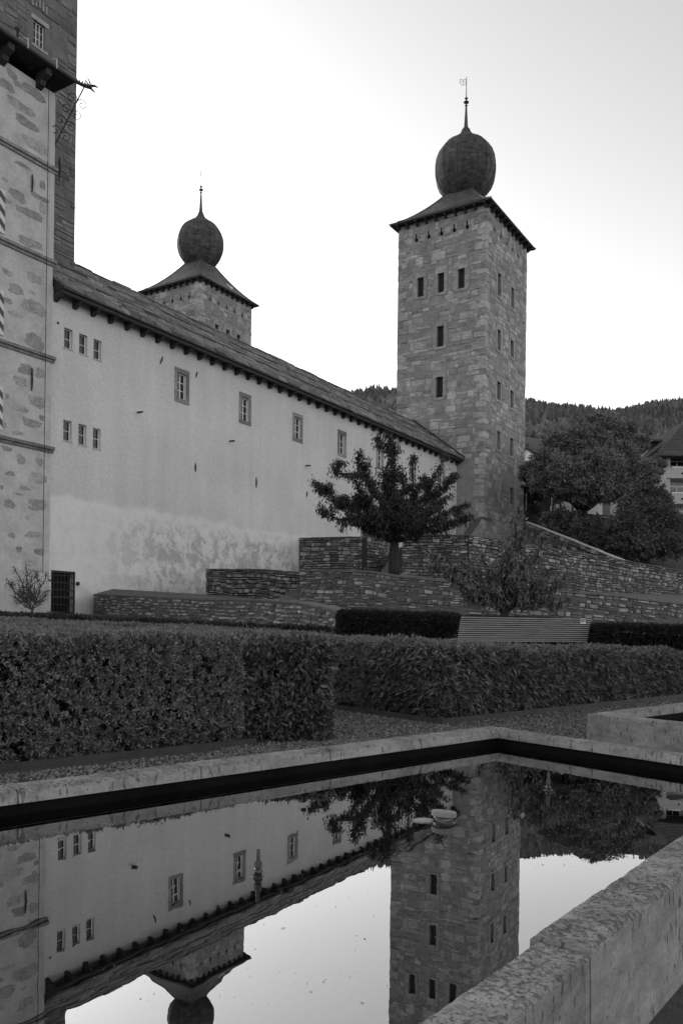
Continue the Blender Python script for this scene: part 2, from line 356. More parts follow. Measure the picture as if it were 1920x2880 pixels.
# stone variants: rounded irregular blocks, front at y=-1, x and z in -1..1
def stone_variant(rng, c=(0.1, 0.35), jit=0.06, mid=True):
    ring = []
    for (sx, sz) in ((1, -1), (1, 1), (-1, 1), (-1, -1)):
        ca, cb = rng.uniform(*c), rng.uniform(*c); A = (sx * (1 - rng.uniform(0, jit)), sz * (1 - ca)); Bq = (sx * (1 - cb), sz * (1 - rng.uniform(0, jit)))
        ring += [A, Bq] if sx * sz > 0 else [Bq, A]
    if mid and rng.random() < 0.6: ring.insert(4, (rng.uniform(-0.3, 0.3), 1 + rng.uniform(-jit, jit * 0.5)))
    n = len(ring); bx, bz = rng.uniform(0.86, 0.95), rng.uniform(0.80, 0.92); tx, tz = rng.uniform(-0.12, 0.12), rng.uniform(-0.15, 0.15)
    V = [(x * bx, -1 + 0.15 + tx * x + tz * z, z * bz) for x, z in ring] + [(x, -0.5 + rng.uniform(-0.1, 0.1), z) for x, z in ring] + [(x, 0.6, z) for x, z in ring]
    Fa = [tuple(range(n))]
    for b in (0, 1): Fa += [(b * n + k, (b + 1) * n + k, (b + 1) * n + (k + 1) % n, b * n + (k + 1) % n) for k in range(n)]
    return V, Fa
RG = random.Random(7)
STONE_V = {'rubble': [stone_variant(RG, (0.15, 0.55), 0.12) for _ in range(20)], 'ashlar': [stone_variant(RG, (0.05, 0.38), 0.10) for _ in range(16)],
           'slab': [stone_variant(RG, (0.02, 0.3), 0.12) for _ in range(16)]}
STONE_ME = {}
def stone_mesh(kind, i, mat, name):
    key = (kind, i, mat.name)
    if key not in STONE_ME:
        me = bpy.data.meshes.new(name); me.from_pydata(STONE_V[kind][i][0], [], STONE_V[kind][i][1]); me.materials.append(mat); STONE_ME[key] = me
    return STONE_ME[key]
def place_stones(items, kind, mat, parent, name='stone', rng=RG, limit=300, key=None):
    """items: (centre, tangent, normal(outward), half width, half height, depth); the largest-showing become parts"""
    items = sorted(items, key=key) if key else items
    rest = MB()
    pinv = Matrix.Identity(4)
    if parent is not None: pinv = (Matrix.Translation(parent.location) @ parent.rotation_euler.to_matrix().to_4x4()).inverted()
    for i, (c, t, n, hw, hh, dp) in enumerate(items):
        t = Vector(t).normalized(); n = Vector(n); n = (n - t * n.dot(t)).normalized(); u = t.cross(-n) 
        if u.z < 0 and abs(u.z) > 0.05: u = -u
        k = rng.randrange(len(STONE_V[kind]))
        mt = Matrix(((t.x * hw, -n.x * dp, u.x * hh, c[0]), (t.y * hw, -n.y * dp, u.y * hh, c[1]), (t.z * hw, -n.z * dp, u.z * hh, c[2]), (0, 0, 0, 1)))
        if i < limit:
            o = bpy.data.objects.new(name, stone_mesh(kind, k, mat, name)); COL.objects.link(o); o.parent = parent; o.matrix_local = pinv @ mt
        else:
            mm = pinv @ mt; V, Fa = STONE_V[kind][k]; rest.add([mm @ Vector(v) for v in V], Fa, rng.random())
    if rest.v: rest.build(name + '_courses', mat, parent, stuff=True)
def courses(U, V, hr, wr, excl, rng, gap=0.03, wave=0.35):
    """irregular undulating courses filling 0..U x 0..V, leaving the excluded rectangles free"""
    out = []; v = 0.0; ph = [rng.uniform(0, 6.28) for _ in range(4)]; hm = (hr[0] + hr[1]) / 2
    def wv(u, k): return wave * hm * (math.sin(u * 0.55 / hm * 0.35 + ph[0] + k * 0.31) + 0.6 * math.sin(u * 0.23 / hm + ph[1] - k * 0.47)) * 0.5
    k = 0
    while v < V + hm:
        h = rng.uniform(*hr) if rng.random() < 0.75 else rng.uniform(hr[0], hr[0] * 1.4); u = rng.uniform(-wr[1], 0)
        while u < U:
            w = rng.uniform(*wr) * (1.0 if rng.random() < 0.7 else rng.uniform(0.45, 0.8)); a, b = max(u, 0), min(u + w, U); sh = wv((a + b) / 2, k)
            p0, q0 = v + sh, v + sh + h
            r_ = rng.random()
            if r_ < 0.22 and h > hr[0] * 1.3: m = rng.uniform(0.35, 0.65); segs = [(p0, p0 + h * m), (p0 + h * m, q0)]
            elif r_ < 0.34: segs = [(p0, q0 + h * rng.uniform(-0.25, -0.08))]
            else: segs = [(p0, q0)]
            for (p, q) in segs:
                p, q = max(p, 0), min(q, V)
                if q - p < hr[0] * 0.45: continue
                aa, bb = a, b
                for (x0, x1, y0, y1) in excl:
                    if q > y0 and p < y1 and bb > x0 and aa < x1:
                        if (x0 - aa) >= (bb - x1): bb = min(bb, x0)
                        else: aa = max(aa, x1)
                if bb - aa > wr[0] * 0.3: out.append((aa + gap / 2, bb - gap / 2, p + gap / 2, q - gap / 2))
            u += w
        v += h; k += 1
    return out

def holed_wall(mb, Mp, x0, x1, z0, z1, holes, depth):
    """flat wall in (u,v) with rectangular openings and reveals; Mp(u,v,inward)->xyz"""
    xs = sorted(set([x0, x1] + [h[0] for h in holes] + [h[1] for h in holes])); zs = sorted(set([z0, z1] + [h[2] for h in holes] + [h[3] for h in holes]))
    for i in range(len(xs) - 1):
        for j in range(len(zs) - 1):
            cx, cz = (xs[i] + xs[i + 1]) / 2, (zs[j] + zs[j + 1]) / 2
            if any(h[0] < cx < h[1] and h[2] < cz < h[3] for h in holes): continue
            mb.quad(Mp(xs[i], zs[j], 0), Mp(xs[i + 1], zs[j], 0), Mp(xs[i + 1], zs[j + 1], 0), Mp(xs[i], zs[j + 1], 0))
    for (a, b, c, d) in holes:
        mb.quad(Mp(a, c, 0), Mp(b, c, 0), Mp(b, c, depth), Mp(a, c, depth)); mb.quad(Mp(a, d, 0), Mp(a, d, depth), Mp(b, d, depth), Mp(b, d, 0))
        mb.quad(Mp(a, c, 0), Mp(a, c, depth), Mp(a, d, depth), Mp(a, d, 0)); mb.quad(Mp(b, c, 0), Mp(b, d, 0), Mp(b, d, depth), Mp(b, c, depth))

def panel(Mp, a, b, c, d, dep, th):
    """a thin slab in a wall plane as box between inward dep and dep+th"""
    mb = MB(); P = [Mp(a, c, dep), Mp(b, c, dep), Mp(b, d, dep), Mp(a, d, dep), Mp(a, c, dep + th), Mp(b, c, dep + th), Mp(b, d, dep + th), Mp(a, d, dep + th)]
    mb.add(P, [(0, 1, 2, 3), (7, 6, 5, 4), (0, 4, 5, 1), (1, 5, 6, 2), (2, 6, 7, 3), (3, 7, 4, 0)]); return mb
def panels(Mp, rects):
    mb = MB()
    for r in rects:
        q = panel(Mp, *r); mb.add(q.v, q.f)
    return mb

# ------------------------------------------------------------------ leaf helpers (numpy)
def unit(a): return a / np.maximum(np.linalg.norm(a, axis=-1, keepdims=True), 1e-9)
def leaf_arrays(P, D, L, Wd, rg, fold=0.25):
    """P base points, D leaf directions, L lengths, Wd widths -> verts, quads"""
    n = len(P); D = unit(D); A = unit(np.cross(D, rg.normal(size=(n, 3)))); Nn = np.cross(D, A)
    L = np.broadcast_to(np.asarray(L, float).reshape(-1, 1), (n, 1)); Wd = np.broadcast_to(np.asarray(Wd, float).reshape(-1, 1), (n, 1))
    mid = P + D * L * 0.45 + Nn * Wd * fold
    V = np.stack([P, mid + A * Wd * 0.5, P + D * L, mid - A * Wd * 0.5], 1).reshape(-1, 3)
    Fq = np.arange(n * 4, dtype=np.int32).reshape(n, 4); return V, Fq
def leaves(name, P, D, L, Wd, mat, parent, rg, tint_shift=None, fold=0.25):
    V, Fq = leaf_arrays(P, D, L, Wd, rg, fold)
    t = rg.random(len(P)) if tint_shift is None else np.clip(tint_shift, 0, 1)
    return np_mesh(name, V, Fq, mat, parent, np.repeat(t, 4))
def sample_quad(a, b, c, d, n, rg):
    u = rg.random((n, 1)); v = rg.random((n, 1)); a, b, c, d = map(np.asarray, (a, b, c, d))
    return (a * (1 - u) + b * u) * (1 - v) + (d * (1 - u) + c * u) * v
def hedge(name, label, corners, ztop, zbase, spec, faces='front', seed=0, group='clipped hedges of the parterre', topmat=None, topspec=None, rough=0.03):
    """corners: 4 plan points (front-left, front-right, back-right, back-left); ztop 4 heights. spec: (L, W, density, rosette, droop, mat)"""
    rg = np.random.default_rng(seed)
    c = [np.array(p, float) for p in corners]; ctr = sum(c) / 4
    root = thing(name, label, 'hedge', (ctr[0], ctr[1], zbase), 0, group)
    off = np.array([ctr[0], ctr[1], zbase])
    core = MB(); wu = 0.22 / np.linalg.norm(c[1] - c[0]); wv_ = min(0.22, 0.2 * np.linalg.norm(c[3] - c[0])) / np.linalg.norm(c[3] - c[0])
    bil = lambda u, v: (c[0] * (1 - u) + c[1] * u) * (1 - v) + (c[3] * (1 - u) + c[2] * u) * v
    ins = [bil(wu, wv_), bil(1 - wu, wv_), bil(1 - wu, 1 - wv_), bil(wu, 1 - wv_)]
    core.prism([p - ctr for p in ins], 0.0, [z - zbase - 0.19 for z in ztop]); core.build('twig_core', M['core'], root)
    Ls, Ws, dens, ros, droop, mt = spec
    Tp = [np.array([p[0], p[1], z]) for p, z in zip(c, ztop)]; Bp = [np.array([p[0], p[1], zbase]) for p in c]
    quads = []
    for i in faces: quads.append((Bp[i], Bp[(i + 1) % 4], Tp[(i + 1) % 4], Tp[i], False))
    quads.append((Tp[0], Tp[1], Tp[2], Tp[3], True))
    for istop in (False, True):
        Ps, Ds, Ts = [], [], []
        sp = topspec if (istop and topspec) else spec
        l, w, de, rs, dr, mm = sp
        for (a, b, cc, d, tp) in quads:
            if tp != istop: continue
            nrm = np.cross(b - a, d - a); area = np.linalg.norm(nrm); nrm = nrm / area
            n = int(area * de / rs * 1.25); p = sample_quad(a, b, cc, d, n, rg)
            lump = np.sin(p[:, 0:1] * 5.1 + p[:, 2:3] * 4.3 + p[:, 1:2] * 2.7) * np.sin(p[:, 1:2] * 4.7 - p[:, 2:3] * 3.1) * 0.5 + np.sin(p[:, 0:1] * 13 + p[:, 1:2] * 11 + p[:, 2:3] * 12) * 0.35
            dep = rg.random((n, 1)) ** 1.6
            low = np.sin(p[:, 0:1] * 1.9 + p[:, 1:2] * 1.3 + seed) * np.sin(p[:, 2:3] * 2.3 + p[:, 0:1] * 0.7 - seed) * 0.9 + np.sin(p[:, 1:2] * 3.1 + p[:, 2:3] * 1.7 + 2 * seed) * 0.5
            p = p + nrm * ((lump + low) * rough - dep * 0.14)
            if not tp:                                            # rounded shoulders and corners
                zt_ = np.minimum(np.interp(p[:, 0], sorted((a[0], b[0])), [d[2], cc[2]] if a[0] < b[0] else [cc[2], d[2]]), 99); e1 = np.clip(1 - (zt_ - p[:, 2]) / 0.14, 0, 1); uu = ((p - a) @ (b - a)) / ((b - a) @ (b - a)); Lh = np.linalg.norm(b - a)
                e2 = np.clip(1 - np.minimum(uu, 1 - uu) * Lh / 0.14, 0, 1); p = p - nrm * (0.07 * (e1 ** 2 + e2 ** 2))[:, None]
                e3 = np.clip(1 - (p[:, 2] - zbase) / 0.2, 0, 1); p = p - nrm * (0.09 * e3 ** 2)[:, None]
            else:
                g = np.minimum.reduce([np.abs(np.cross((q2 - q1)[:2] / np.linalg.norm((q2 - q1)[:2]), p[:, :2] - q1[:2])) for q1, q2 in ((a, b), (b, cc), (cc, d), (d, a))]); p[:, 2] -= 0.07 * np.clip(1 - g / 0.14, 0, 1) ** 2
            hole = np.sin(p[:, 0] * 7.3 + p[:, 2] * 9.1 + seed) + np.sin(p[:, 1] * 8.1 - p[:, 2] * 6.3) + np.sin(p[:, 0] * 17 + p[:, 1] * 15 + p[:, 2] * 19)
            keep = (hole < 1.75) | (rg.random(n) < 0.35); p = p[keep]; dep = dep[keep]; n = len(p)
            tone = 0.78 - dep[:, 0] * 0.85 + rg.normal(size=n) * 0.2  # leaf colour drops with depth, painting the shade between the shoots
            for _ in range(rs):
                q = p + rg.normal(size=p.shape) * l * (0.30 if rs > 8 else 0.25)
                dd = nrm * rg.uniform(0.5, 1.1, (n, 1)) + rg.normal(size=p.shape) * (0.72 if rs > 8 else 0.62) + np.array([0, 0, 0.45 if not droop else -droop])
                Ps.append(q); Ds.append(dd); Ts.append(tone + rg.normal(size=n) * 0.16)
        P = np.concatenate(Ps) - off; D = np.concatenate(Ds); T = np.concatenate(Ts); n = len(P)
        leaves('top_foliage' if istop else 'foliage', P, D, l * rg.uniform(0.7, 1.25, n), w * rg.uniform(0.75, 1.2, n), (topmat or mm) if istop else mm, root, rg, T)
    return root

# ================================================================== SETTING
def sstep(a, b, x): t = np.clip((x - a) / (b - a), 0, 1); return t * t * (3 - 2 * t)
def ground_z(X, Y):
    z = 0.75 * sstep(14.5, 20, Y - 0.35 * X) + 0.6 * sstep(20, 31, Y) + 0.6 * sstep(31, 55, Y)
    z = z + 10.5 * sstep(108, 150, Y) + 30 * sstep(160, 500, Y)
    return z
def build_ground():
    xs = np.concatenate([-np.geomspace(4000, 45, 14), np.linspace(-40, 60, 101), np.geomspace(66, 4000, 14)])
    ys = np.concatenate([-np.geomspace(3000, 12, 8), np.linspace(-8, 70, 131), np.linspace(72, 200, 40), np.geomspace(230, 6000, 10)])
    X, Y = np.meshgrid(xs, ys); Z = ground_z(X, Y); nx, ny = len(xs), len(ys)
    V = np.stack([X, Y, Z], -1).reshape(-1, 3); i = np.arange((ny - 1) * nx).reshape(ny - 1, nx)[:, :-1].ravel()
    o = np_mesh('ground', V, np.stack([i, i + 1, i + 1 + nx, i + nx], 1), M['gravel'], None, None, True, False); struct(o)
build_ground()

# gravel pebbles: loose stones of the path, uncountable
def pebbles():
    rg = np.random.default_rng(3); n = 26000
    a = rg.random((n, 1)); b = rg.random((n, 1))
    A = sample_quad((-4.6, 4.1, 0), (1.24, 9.57, 0), (0.2, 10.7, 0), (-5.6, 5.2, 0), 17000, rg)
    B = sample_quad((-1.4, 9.4, 0), (2.2, 7.8, 0), (7.0, 17.3, 0), (-0.6, 14.4, 0), 17000, rg)
    C3 = sample_quad((0.5, 1.2, 0), (3.6, 5.3, 0), (4.4, 4.8, 0), (1.4, 0.8, 0), 7000, rg)
    P = np.concatenate([A, B, C3]); n = len(P)
    base = np.array([[1, 0, 0], [0, 1, 0], [-1, 0, 0], [0, -1, 0], [0, 0, 0.8], [0, 0, -0.5]], float)
    Fb = np.array([[0, 1, 4], [1, 2, 4], [2, 3, 4], [3, 0, 4], [1, 0, 5], [2, 1, 5], [3, 2, 5], [0, 3, 5]])
    sc = rg.uniform(0.009, 0.024, (n, 1, 1)) * rg.uniform(0.6, 1.3, (n, 1, 3)); an = rg.random(n) * 6.28
    R = np.zeros((n, 3, 3)); R[:, 0, 0] = np.cos(an); R[:, 0, 1] = -np.sin(an); R[:, 1, 0] = np.sin(an); R[:, 1, 1] = np.cos(an); R[:, 2, 2] = 1
    V = np.einsum('nij,nkj->nki', R, base[None] * sc) + P[:, None, :] + np.array([0, 0, 0.004])
    Fq = (Fb[None] + (np.arange(n) * 6)[:, None, None]).reshape(-1, 3)
    o = np_mesh('gravel', V.reshape(-1, 3), Fq, M['pebble'], None, np.repeat(rg.random(n), 6), False, True)
    o['label'] = 'loose grey gravel covering the path round the stone basins'; o['category'] = 'gravel'
pebbles()

# ------------------------------------------------------------------ stone basins
def slab_block(name, p0, p1, width_dir, w0, w1, z0, z1, parent, seed, chip=0.012, nu=34, nw=7, off=(0, 0, 0)):
    """a rough travertine slab from p0 to p1 (outer edge), spanning w0..w1 along width_dir"""
    rg = np.random.default_rng(seed); p0 = np.array(p0, float); p1 = np.array(p1, float); wd = np.array(width_dir, float); L = np.linalg.norm(p1 - p0)
    nu = max(8, int(L / 0.022)); mb = MB(); lim = 1.0
    us = np.linspace(0.002, 0.998, nu); prof = [(w0, z0), (w0, (z0 + z1) / 2), (w0, z1 - 0.012), (w0 + 0.012, z1)] + [(w0 + (w1 - w0) * k / nw, z1) for k in range(1, nw)] + [(w1 - 0.012, z1), (w1, z1 - 0.012), (w1, (z0 + z1) / 2), (w1, z0)]
    ph = rg.random(6) * 6.28; n = len(prof); vs = []
    for u in us:
        x = u * L
        c = p0 + (p1 - p0) * u
        e0 = chip * (0.4 + 0.25 * math.sin(x * 9 + ph[0]) * math.sin(x * 23 + ph[1]) + 0.5 * rg.random() ** 3) + (chip * rg.uniform(0.6, 1.6) if rg.random() < 0.08 else 0)
        e1 = chip * (0.4 + 0.25 * math.sin(x * 11 + ph[2]) * math.sin(x * 19 + ph[3]) + 0.5 * rg.random() ** 3) + (chip * rg.uniform(0.6, 1.6) if rg.random() < 0.08 else 0)
        for k, (w, z) in enumerate(prof):
            ww, zz = w, z
            if k in (2, 3): ww += e0 * 0.8; zz -= e0 * 0.6
            if k in (n - 4, n - 3): ww -= e1 * 0.8; zz -= e1 * 0.7
            if k == n - 2: ww -= e1 * 0.4
            if 3 < k < n - 4: zz += rg.normal() * 0.0012 + 0.002 * math.sin(x * 4 + w * 9 + ph[4])
            q = c + wd * ww; vs.append((q[0] - off[0], q[1] - off[1], zz - off[2]))
    fs = [(i * n + k, (i + 1) * n + k, (i + 1) * n + k + 1, i * n + k + 1) for i in range(nu - 1) for k in range(n - 1)]
    fs += [tuple(range(n)), tuple((nu - 1) * n + k for k in range(n - 1, -1, -1))]
    mb.add(vs, fs); return mb.build(name, M['trav'], parent, smooth=False)

def lerp(a, b, t): return tuple(np.array(a) * (1 - t) + np.array(b) * t)
def basin(label, out, ins, splits, seed, zr=0.43, zw=0.276, t=0.082, full=(False, False, False, False), skew=None, wob=0.0):
    """out: outer plan corners counter-clockwise; ins: rim width of each side; each side split into slabs"""
    c = sum(np.array(p) for p in out) / 4; off = (c[0], c[1], 0)
    root = thing('stone_basin', label, 'basin', off, 0, 'stone water basins')
    inn = []
    nrm = []
    for i in range(4):
        a, b = np.array(out[i]), np.array(out[(i + 1) % 4]); d = (b - a) / np.linalg.norm(b - a); nrm.append((d, np.array([-d[1], d[0]])))
    for i in range(4):                                   # inner corner between side i-1 and side i
        d0, n0 = nrm[i - 1]; d1, n1 = nrm[i]; p = np.array(out[i])
        A = np.array([d0, -d1]).T; r = np.linalg.solve(A, (p + n1 * ins[i]) - (p + n0 * ins[i - 1])); inn.append(p + n0 * ins[i - 1] + d0 * r[0])
    for i in range(4):
        a, b = np.array(out[i]), np.array(out[(i + 1) % 4]); d, n_ = nrm[i]
        s0 = 0.0 if full[i] else 0.0
        ts = [0.0] + list(splits[i]) + [1.0]; L = np.linalg.norm(b - a)
        e0 = ins[i - 1] if not (i % 2 == 0) else 0.0; e1 = ins[(i + 1) % 4] if not (i % 2 == 0) else 0.0
        for k in range(len(ts) - 1):
            u0 = ts[k] * L + (e0 if k == 0 else 0) + 0.002; u1 = ts[k + 1] * L - (e1 if k == len(ts) - 2 else 0) - 0.002
            w_in = ins[i] + (skew or {}).get((i, k), 0.0)
            slab_block('coping_slab', a + d * u0, a + d * u1, n_, 0.0, w_in, 0.0 if full[i] else zr - t, zr + (skew or {}).get(('z', i, k), 0.0), root, seed * 50 + i * 10 + k, off=off, chip=(0.007, 0.007, 0.014, 0.007)[i])
        if not full[i]:
            mb = MB(); rec = min(0.05, ins[i] * 0.4)
            q = [a + n_ * 0.004, b + n_ * 0.004, b + n_ * (ins[i] - rec), a + n_ * (ins[i] - rec)]
            mb.prism([x - c for x in q], -0.05 - 0.004 * i, zr - t - 0.002); mb.build('basin_wall', M['trav'], root)
        mb = MB(); rec = 0.0 if full[i] else 0.05
        a2, b2 = inn[i], inn[(i + 1) % 4]; dd = (b2 - a2) / np.linalg.norm(b2 - a2)
        q = [a2 - n_ * (rec - 0.004) - dd * 0.05, b2 - n_ * (rec - 0.004) + dd * 0.05, b2 - n_ * (rec - 0.018) + dd * 0.05, a2 - n_ * (rec - 0.018) - dd * 0.05]
        mb.prism([x - c for x in q], -0.2 - 0.003 * i, zr - t - 0.004 - 0.003 * i); mb.build('inner_lining', M['poolwall'], root)
    mb = MB(); mb.prism([p - c for p in inn], -0.25, -0.19); mb.build('basin_floor', M['poolwall'], root)
    wmb = MB(); ex = [p + (p - c) / np.linalg.norm(p - c) * 0.05 for p in inn]; wmb.add([(p[0], p[1], zw) for p in ex], [(0, 1, 2, 3)])
    struct(wmb.build('water', M['water'])); return root
# corners counter-clockwise: near-left-end, near-right-end ... sides: 0 right(near) wall, 1 far wall, 2 left wall, 3 near end
PN = (-0.62, 0.71); PR = (3.31, 5.86); PC = (1.46, 8.27); PL = (-3.11, 3.98)
basin('long travertine basin of dark still water in the foreground', [PN, PR, PC, PL], [0.205, 0.14, 0.235, 0.2],
      [(0.352, 0.78), (0.30, 0.64), (0.2, 0.37, 0.56, 0.76), (0.5,)], 1, full=(True, False, False, True), skew={(0, 0): -0.02, ('z', 0, 0): -0.012})
basin('second travertine basin at the right edge of the gravel path', [(5.15, 6.72), (8.1, 9.9), (5.8, 12.36), (2.82, 9.6)], [0.2, 0.16, 0.2, 0.15],
      [(0.5,), (0.5,), (0.33, 0.66), (0.4, 0.75)], 2, full=(True, True, True, True))

# fountain nozzles, floating cap and sheet
def nozzle(label, loc, sc=1.0):
    r = thing('fountain_nozzle', label, 'nozzle', loc, 0.2, 'fountain nozzles standing in the basin')
    a = MB(); a.lathe([(0.020 * sc, -0.16), (0.020 * sc, 0.002), (0.017 * sc, 0.012), (0.021 * sc, 0.016), (0.021 * sc, 0.022), (0.016 * sc, 0.027), (0.016 * sc, 0.034)], 20); a.build('riser_pipe', M['metal_black'], r, True)
    b = MB(); b.lathe([(0.0165 * sc, 0.036), (0.0175 * sc, 0.04), (0.0175 * sc, 0.062), (0.016 * sc, 0.066)], 6); b.build('hex_nut', M['brass'], r)
    c_ = MB(); c_.lathe([(0.009 * sc, 0.064), (0.0095 * sc, 0.09), (0.0088 * sc, 0.118), (0.0068 * sc, 0.1185), (0.0066 * sc, 0.07)], 16, cap=False); c_.build('jet_tube', M['brass'], r, True)
    d = MB(); d.lathe([(0.033 * sc, -0.004), (0.029 * sc, 0.003), (0.021 * sc, 0.003), (0.0205 * sc, -0.004)], 20, cap=False); d.build('collar', M['metal_black'], r, True)
nozzle('brass fountain nozzle on a black pipe near the middle of the basin', (-0.36, 3.75, 0.276))
nozzle('small brass fountain nozzle in the far right of the basin', (1.45, 5.82, 0.276))
r = thing('floating_lamp', 'round pale capped lamp puck sitting on the water surface', 'lamp', (0.605, 4.86, 0.276), 0.4)
r.rotation_euler = (RAD(-4), RAD(5), 0.2)
a = MB(); a.lathe([(0.062, -0.05), (0.064, 0.018), (0.06, 0.024)], 32); a.build('lamp_body', M['metal_black'], r, True)
a = MB(); a.lathe([(0.062, 0.022), (0.072, 0.027), (0.0735, 0.05), (0.069, 0.056), (0.008, 0.058), (0.007, 0.05)], 36); a.build('pale_cap', M['cap_light'], r)
a = MB(); a.lathe([(0.0075, 0.0575), (0.0074, 0.0592)], 12); a.build('cap_hole', M['dark'], r)
a = MB(); rg = random.Random(4)
poly = [(0.058 * math.cos(k * 0.393) * rg.uniform(0.9, 1.05), 0.052 * math.sin(k * 0.393) * rg.uniform(0.85, 1.05)) for k in range(16)]
a.prism(poly, -0.002, [0.004 + rg.uniform(0, 0.002) for _ in poly]); o = a.build('floating_sheet', M['float'], None, loc=(0.492, 4.85, 0.278)); tag(o, 'thin white disc floating beside the round lamp puck', 'floating disc')
rg = np.random.default_rng(8); P = sample_quad((-0.9, 2.5, 0.278), (0.3, 2.4, 0.278), (2.3, 6.3, 0.278), (-0.6, 5.6, 0.278), 420, rg)
o = leaves('floating_specks', P, np.column_stack([rg.normal(size=420), rg.normal(size=420), np.zeros(420)]), rg.gamma(2.0, 0.0022, 420) + 0.002, rg.uniform(0.0015, 0.004, 420), M['float'], None, rg, None, 0.0)
o['label'] = 'tiny pale specks drifting on the dark water'; o['category'] = 'specks'

# ------------------------------------------------------------------ hedges
BOX = (0.043, 0.0175, 11500, 14, 0, M['box']); BOXT = (0.05, 0.022, 7600, 12, 0, M['boxtop'])
LAU = (0.095, 0.04, 3600, 3, 0.35, M['laurel']); LAU2 = (0.12, 0.042, 2900, 3, 0.55, M['laurel'])
YEW = (0.06, 0.034, 5200, 5, 0, M['yew']); YEWT = (0.07, 0.02, 1700, 5, 0, M['yew'])
a_ = np.array([0.737, 0.676]); b_ = np.array([-0.676, 0.737])
A1 = np.array([-1.12, 9.80]); A0 = A1 - a_ * 5.6
hedge('box_hedge', 'long clipped box hedge filling the left foreground behind the basin', [A0, A1, A1 + b_ * 1.3, A0 + b_ * 1.3], [1.29, 1.255, 1.27, 1.31], 0.0, BOX, (0, 1), 11, topmat=M['boxtop'], topspec=BOXT)
B0 = np.array([-1.18, 9.84]); B1 = np.array([-0.10, 10.12]); bb = np.array([-0.345, 0.94])
hedge('laurel_hedge', 'broad leaved hedge block at the end of the box hedge, beside the gravel gap', [B0, B1, B1 + bb * 1.25, B0 + bb * 1.25], [1.21, 1.2, 1.22, 1.24], 0.0, LAU, (0, 1), 12, topmat=M['laurel'], rough=0.05)
def strip(name, label, L, R, th, seed, spec=BOXT, drop=1.0, dirb=b_, faces=(0, 1), topspec=None, topmat=None, group='clipped hedges of the parterre'):
    l = at(*L); r_ = at(*R); c = [l[:2], r_[:2], r_[:2] + dirb * th, l[:2] + dirb * th]
    zb = min(l[2], r_[2]) - drop
    return hedge(name, label, c, [l[2], r_[2], r_[2] + 0.02, l[2] + 0.02], zb, spec, faces, seed, topspec=topspec, topmat=topmat, group=group)
BX2 = (0.055, 0.022, 1900, 6, 0, M['boxtop']); BX3 = (0.07, 0.03, 1100, 5, 0, M['boxtop'])
strip('box_hedge', 'second row of box hedge, just behind the left foreground hedge', (-70, 1770, 10.3), (925, 1795, 12.6), 1.7, 13, BX2)
strip('box_hedge', 'third row of box hedge behind the laurel block', (-70, 1755, 13.6), (955, 1789, 16.4), 2.4, 14, BX2)
strip('box_hedge', 'rearmost low box hedge row in front of the ground cover', (-70, 1741, 18.6), (800, 1775, 22.5), 3.4, 15, BX3)
strip('ground_cover', 'dark strip of ground cover plants at the foot of the palace wall', (-70, 1721, 31), (955, 1768, 25.0), 3.0, 16, (0.11, 0.05, 620, 5, 0, M['cover']), 0.8, group='ground cover along the wall')
D0 = np.array([-0.02, 14.1]); D1 = np.array([1.45, 12.15]); D2 = np.array([9.2, 19.5]); db = np.array([-0.61, 0.79])
m_ = D1 + (D0 - D1) * 0.62
fr = (D2 - D1) / np.linalg.norm(D2 - D1)
hedge('laurel_hedge', 'long drooping leaved hedge running right from the gravel corner', [D1 + fr * 0.06 + db * 0.05, D2, D2 + db * 1.45, D1 + db * 1.5], [1.10, 0.84, 0.86, 1.12], 0.02, LAU2, (0, 3), 17, topmat=M['boxtop'], topspec=(0.06, 0.026, 1900, 5, 0, M['boxtop']), rough=0.07)
q0 = D1 + db * 1.52 + fr * 0.1; q1 = D1 + db * 5.2 + fr * 0.1
hedge('box_hedge', 'short box hedge side closing the left end of the drooping hedge', [q1, q0, q0 + fr * 1.2, q1 + fr * 1.2], [1.24, 1.13, 1.12, 1.24], 0.02, BOX, (0, 1, 3), 18, topmat=M['boxtop'], topspec=BX2)
FL, FR, BR, BL = at(990, 1808, 15.2), at(1960, 1851, 19.6), at(1830, 1832, 23.5), at(990, 1789, 18.6)
hedge('box_hedge', 'wide clipped box bed behind the drooping hedge, in front of the bench', [FL[:2], FR[:2], BR[:2], BL[:2]], [FL[2], FR[2], BR[2], BL[2]], 0.1, BX2, (3,), 19, topspec=(0.055, 0.022, 1500, 6, 0, M['boxtop']))
# steel edging strips at the hedge feet
def edging(label, pts, h=0.075):
    mb = MB()
    c = np.array(pts[0])
    for p, q in zip(pts[:-1], pts[1:]):
        p, q = np.array(p), np.array(q); d = (q - p) / np.linalg.norm(q - p); n_ = np.array([d[1], -d[0]]) * 0.008
        mb.prism([p - n_ - c, q - n_ - c, q + n_ - c, p + n_ - c], -0.03, h)
    o = mb.build('steel_edging', M['steel'], None, loc=(c[0], c[1], 0)); tag(o, label, 'edging', 'steel edgings of the beds')
of = np.array([0.676, -0.737]) * 0.1
edging('rusty steel edging strip along the foot of the left box hedge', [A0 + of, A1 + of * 1.0 + a_ * 0.1])
edging('steel edging strip turning the gravel corner under the drooping hedge', [D1 + db * 5.2 + np.array([-0.12, -0.02]), D1 + np.array([0.0, -0.16]), D2 + np.array([0.1, -0.14])], 0.085)
fb = np.array([0.05, 1.0])
strip('yew_hedge', 'dark clipped yew hedge to the left of the slatted bench', (948, 1719, 22.2), (1300, 1730, 21.4), 1.2, 21, YEW, 1.15, fb, (0, 3), YEWT, M['yew'], 'dark yew hedges behind the parterre')
